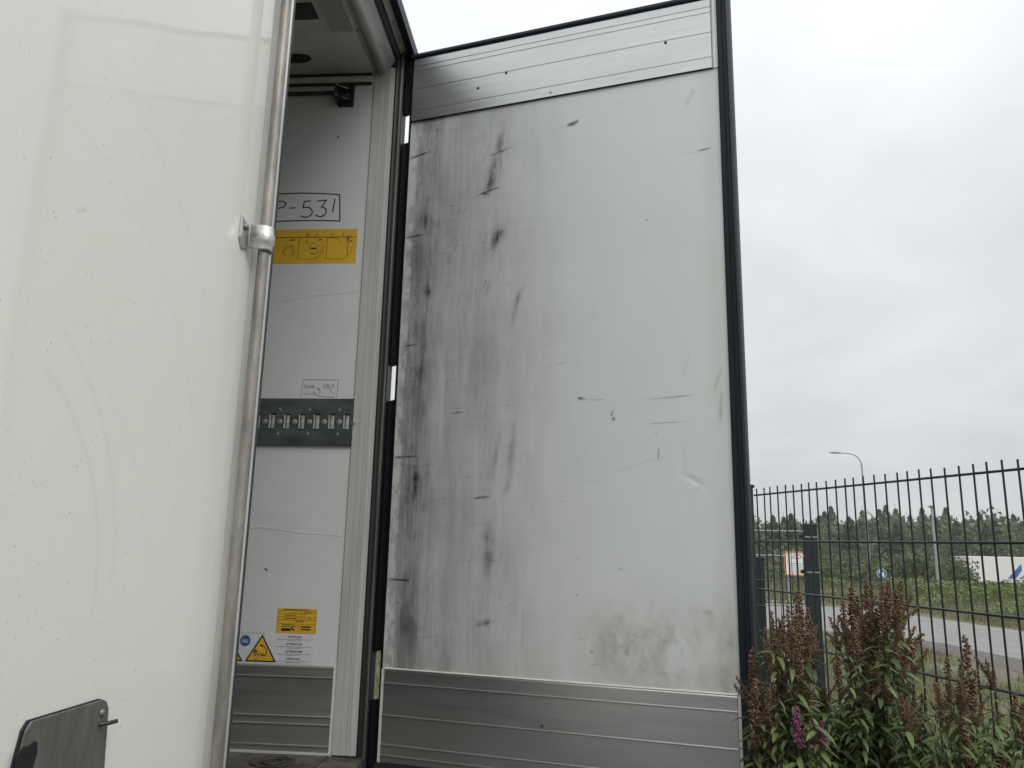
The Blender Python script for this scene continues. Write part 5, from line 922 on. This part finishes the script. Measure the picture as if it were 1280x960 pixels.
# PLACED-SPIKES
SHRUBS = [
    ((1.24, 2.25), 'brown-headed spiraea shrub nearest the open door, with pink flowers',
     [(1.319, 2.207, 1.781, 0.04, 0.06, 1.15, 2), (1.251, 2.052, 1.752, -0.03, -0.1, 0.83, 4), (1.213, 2.06, 1.737, -0.08, -0.08, 0.64, 3), (1.215, 2.14, 1.692, -0.1, -0.07, 0.74, 5), (1.302, 2.063, 1.747, 0.07, 0.04, 0.92, 2), (1.182, 2.162, 1.637, -0.01, -0.1, 1.1, 3), (1.198, 2.167, 1.631, 0.02, 0.04, 0.92, 3), (1.154, 2.25, 1.539, -0.73, -0.01, 0.78, 4), (1.212, 2.082, 1.611, 0.0, 0.06, 1.15, 4), (1.306, 2.134, 1.741, 0.04, -0.01, 1.1, 5), (1.275, 2.124, 1.695, -0.01, -0.07, 1.1, 2), (1.275, 2.212, 1.705, -0.08, -0.02, 0.83, 0), (1.381, 2.294, 1.687, 0.14, 0.06, 0.74, 2), (1.271, 2.056, 1.73, 0.02, -0.01, 1.01, 5), (1.305, 2.091, 1.612, 0.07, -0.01, 0.74, 2), (1.256, 2.195, 1.662, -0.08, 0.0, 0.92, 2), (1.324, 2.239, 1.66, 0.05, -0.07, 1.01, 3), (1.169, 2.057, 1.58, 0.02, -0.11, 1.01, 5), (1.199, 2.057, 1.56, 0.02, -0.05, 0.92, 5)],
     [(1.181, 2.183, 1.494, 0.03, -0.01, 0.92, 2), (1.179, 2.071, 1.494, 0.04, -0.09, 0.92, 2), (1.258, 2.338, 1.409, -0.07, -0.07, 0.92, 3), (1.217, 2.042, 1.55, 0.09, 0.03, 0.92, 4), (1.294, 2.273, 1.479, -0.03, -0.1, 0.92, 4), (1.265, 2.089, 1.408, 0.01, 0.02, 0.92, 1), (1.298, 2.131, 1.422, 0.02, 0.0, 0.92, 5), (1.362, 2.279, 1.423, -0.05, -0.1, 0.92, 2), (1.414, 2.38, 1.405, 0.09, 0.0, 0.92, 1)],
     [(1.248, 1.998, 1.526, 0.02, 0.03, 1.2, 1), (1.295, 1.983, 1.503, 0.07, 0.01, 0.83, 1), (1.29, 2.015, 1.491, -0.03, -0.04, 0.74, 1)]),
    ((1.5, 2.25), 'tallest brown-headed spiraea shrub in the middle, in front of the gate post',
     [(1.51, 2.375, 1.789, 0.04, -0.11, 1.01, 1), (1.494, 2.21, 1.815, 0.04, 0.03, 1.2, 4), (1.492, 2.164, 1.806, 0.06, -0.07, 0.92, 5), (1.504, 2.13, 1.811, 0.05, -0.01, 0.83, 4), (1.526, 2.145, 1.815, 0.07, -0.07, 0.83, 2), (1.602, 2.263, 1.812, 0.12, -0.01, 0.92, 2), (1.623, 2.247, 1.778, 0.57, -0.05, 0.64, 3), (1.413, 2.155, 1.765, -0.08, -0.12, 0.83, 4), (1.553, 2.445, 1.731, 0.02, -0.04, 1.2, 5), (1.504, 2.178, 1.743, 0.07, 0.01, 1.1, 5), (1.612, 2.362, 1.669, 0.27, 0.05, 0.83, 4), (1.579, 2.219, 1.673, 0.22, -0.08, 0.74, 0), (1.7, 2.4, 1.669, 0.72, 0.05, 0.92, 0), (1.706, 2.384, 1.629, 0.67, -0.11, 0.78, 5), (1.556, 2.279, 1.705, 0.07, -0.08, 1.01, 3), (1.512, 2.302, 1.708, 0.02, -0.12, 1.1, 5), (1.39, 2.142, 1.628, 0.0, -0.03, 0.83, 1), (1.432, 2.332, 1.71, -0.28, -0.03, 0.64, 3), (1.425, 2.119, 1.73, -0.03, 0.04, 1.01, 0), (1.503, 2.219, 1.684, 0.04, -0.07, 0.92, 4), (1.459, 2.267, 1.685, -0.06, 0.02, 0.83, 2), (1.531, 2.177, 1.788, 0.08, -0.1, 1.01, 0), (1.551, 2.16, 1.789, 0.12, 0.02, 0.92, 1), (1.529, 2.388, 1.766, -0.01, -0.12, 1.1, 5), (1.62, 2.3, 1.65, 0.37, -0.05, 0.74, 2)],
     [(1.363, 2.162, 1.532, 0.14, -0.01, 0.92, 4), (1.403, 2.24, 1.497, -0.06, -0.03, 0.92, 0), (1.481, 2.436, 1.452, 0.1, 0.02, 0.92, 0), (1.402, 2.106, 1.574, -0.07, -0.11, 0.92, 0), (1.52, 2.435, 1.436, 0.06, -0.1, 0.92, 4), (1.488, 2.27, 1.488, 0.18, -0.09, 0.92, 0), (1.485, 2.208, 1.499, 0.2, -0.0, 0.92, 4), (1.5, 2.187, 1.552, 0.16, -0.07, 0.92, 2), (1.538, 2.243, 1.537, 0.2, -0.1, 0.92, 0), (1.598, 2.372, 1.448, -0.05, -0.05, 0.92, 0), (1.602, 2.305, 1.579, -0.01, -0.11, 0.92, 3), (1.617, 2.322, 1.444, 0.05, 0.02, 0.92, 3), (1.646, 2.337, 1.497, 0.01, -0.11, 0.92, 3), (1.562, 2.074, 1.555, 0.04, -0.01, 0.92, 5)],
     []),
    ((1.78, 2.12), 'lower leafy spiraea shrub farthest right along the fence',
     [(1.641, 2.01, 1.693, 0.04, 0.05, 1.24, 3), (1.616, 2.061, 1.643, 0.0, -0.08, 0.83, 4), (1.65, 1.995, 1.624, 0.17, -0.01, 0.74, 3), (1.608, 1.979, 1.53, 0.02, -0.1, 1.1, 0), (1.632, 2.228, 1.463, 0.02, -0.05, 1.29, 4), (1.536, 2.177, 1.442, 0.12, -0.07, 0.83, 3), (1.793, 2.142, 1.456, 0.52, 0.05, 1.01, 5), (1.811, 2.132, 1.44, 0.62, 0.04, 1.1, 3), (1.644, 2.134, 1.417, 0.12, 0.01, 0.83, 4), (1.666, 2.086, 1.434, 0.14, 0.03, 0.83, 5), (1.578, 1.902, 1.654, 0.07, -0.09, 0.74, 3), (1.529, 1.916, 1.602, -0.08, -0.1, 0.83, 0), (1.813, 2.131, 1.536, 0.12, -0.05, 0.92, 0), (1.488, 2.02, 1.564, -0.08, 0.03, 0.64, 0), (1.588, 2.195, 1.535, 0.12, 0.0, 0.74, 5), (1.62, 2.233, 1.535, 0.12, -0.02, 0.64, 0), (1.654, 1.913, 1.457, 0.42, 0.02, 0.92, 4), (1.588, 2.085, 1.416, 0.02, -0.08, 0.92, 4), (1.757, 2.162, 1.623, 0.04, 0.05, 0.46, 0), (1.777, 2.093, 1.563, 0.02, 0.04, 0.83, 1)],
     [(1.474, 2.181, 1.469, 0.1, -0.08, 0.92, 1), (1.476, 2.108, 1.453, 0.19, -0.04, 0.92, 5), (1.52, 2.151, 1.434, 0.2, -0.05, 0.92, 2), (1.524, 2.09, 1.425, 0.22, 0.05, 0.92, 4), (1.525, 2.017, 1.463, -0.03, -0.11, 0.92, 4), (1.521, 1.944, 1.456, 0.21, 0.05, 0.92, 5), (1.656, 2.237, 1.391, 0.09, -0.05, 0.92, 4), (1.641, 2.152, 1.434, -0.02, 0.0, 0.92, 4), (1.646, 2.124, 1.425, 0.09, -0.09, 0.92, 3), (1.708, 2.209, 1.481, -0.06, -0.09, 0.92, 0), (1.648, 2.049, 1.439, 0.22, -0.03, 0.92, 5), (1.678, 2.057, 1.533, 0.16, -0.04, 0.92, 5), (1.755, 2.193, 1.469, -0.03, -0.1, 0.92, 1), (1.64, 1.909, 1.533, 0.15, -0.03, 0.92, 1), (1.784, 2.191, 1.41, -0.07, -0.02, 0.92, 2), (1.771, 2.119, 1.458, -0.07, 0.03, 0.92, 4), (1.823, 2.191, 1.432, 0.02, -0.01, 0.92, 2), (1.846, 2.206, 1.408, 0.21, -0.06, 0.92, 2)],
     []),
]
for _i, (_b, _lab, _S, _X, _P) in enumerate(SHRUBS): shrub(_b, _lab, _S, _X, 900+_i, _P)


# ------------------------------------------------------------------ damp air
hm = bpy.data.materials.new('haze'); hm.use_nodes = True; hn = hm.node_tree; hn.nodes.clear()
ho = hn.nodes.new('ShaderNodeOutputMaterial'); hv = hn.nodes.new('ShaderNodeVolumePrincipled'); hv.inputs['Color'].default_value = (0.93, 0.95, 0.96, 1); hv.inputs['Density'].default_value = 0.0007
hn.links.new(hv.outputs[0], ho.inputs['Volume']); MATS['haze'] = hm
m_ = MB(); m_.box(-3300, 3300, -3300, 3300, -2.4, 16.0); hz = link('haze', m_.mesh('haze', 'haze')); hz['kind'] = 'stuff'; hz['label'] = 'thin damp haze softening the far wood'; hz['category'] = 'haze'
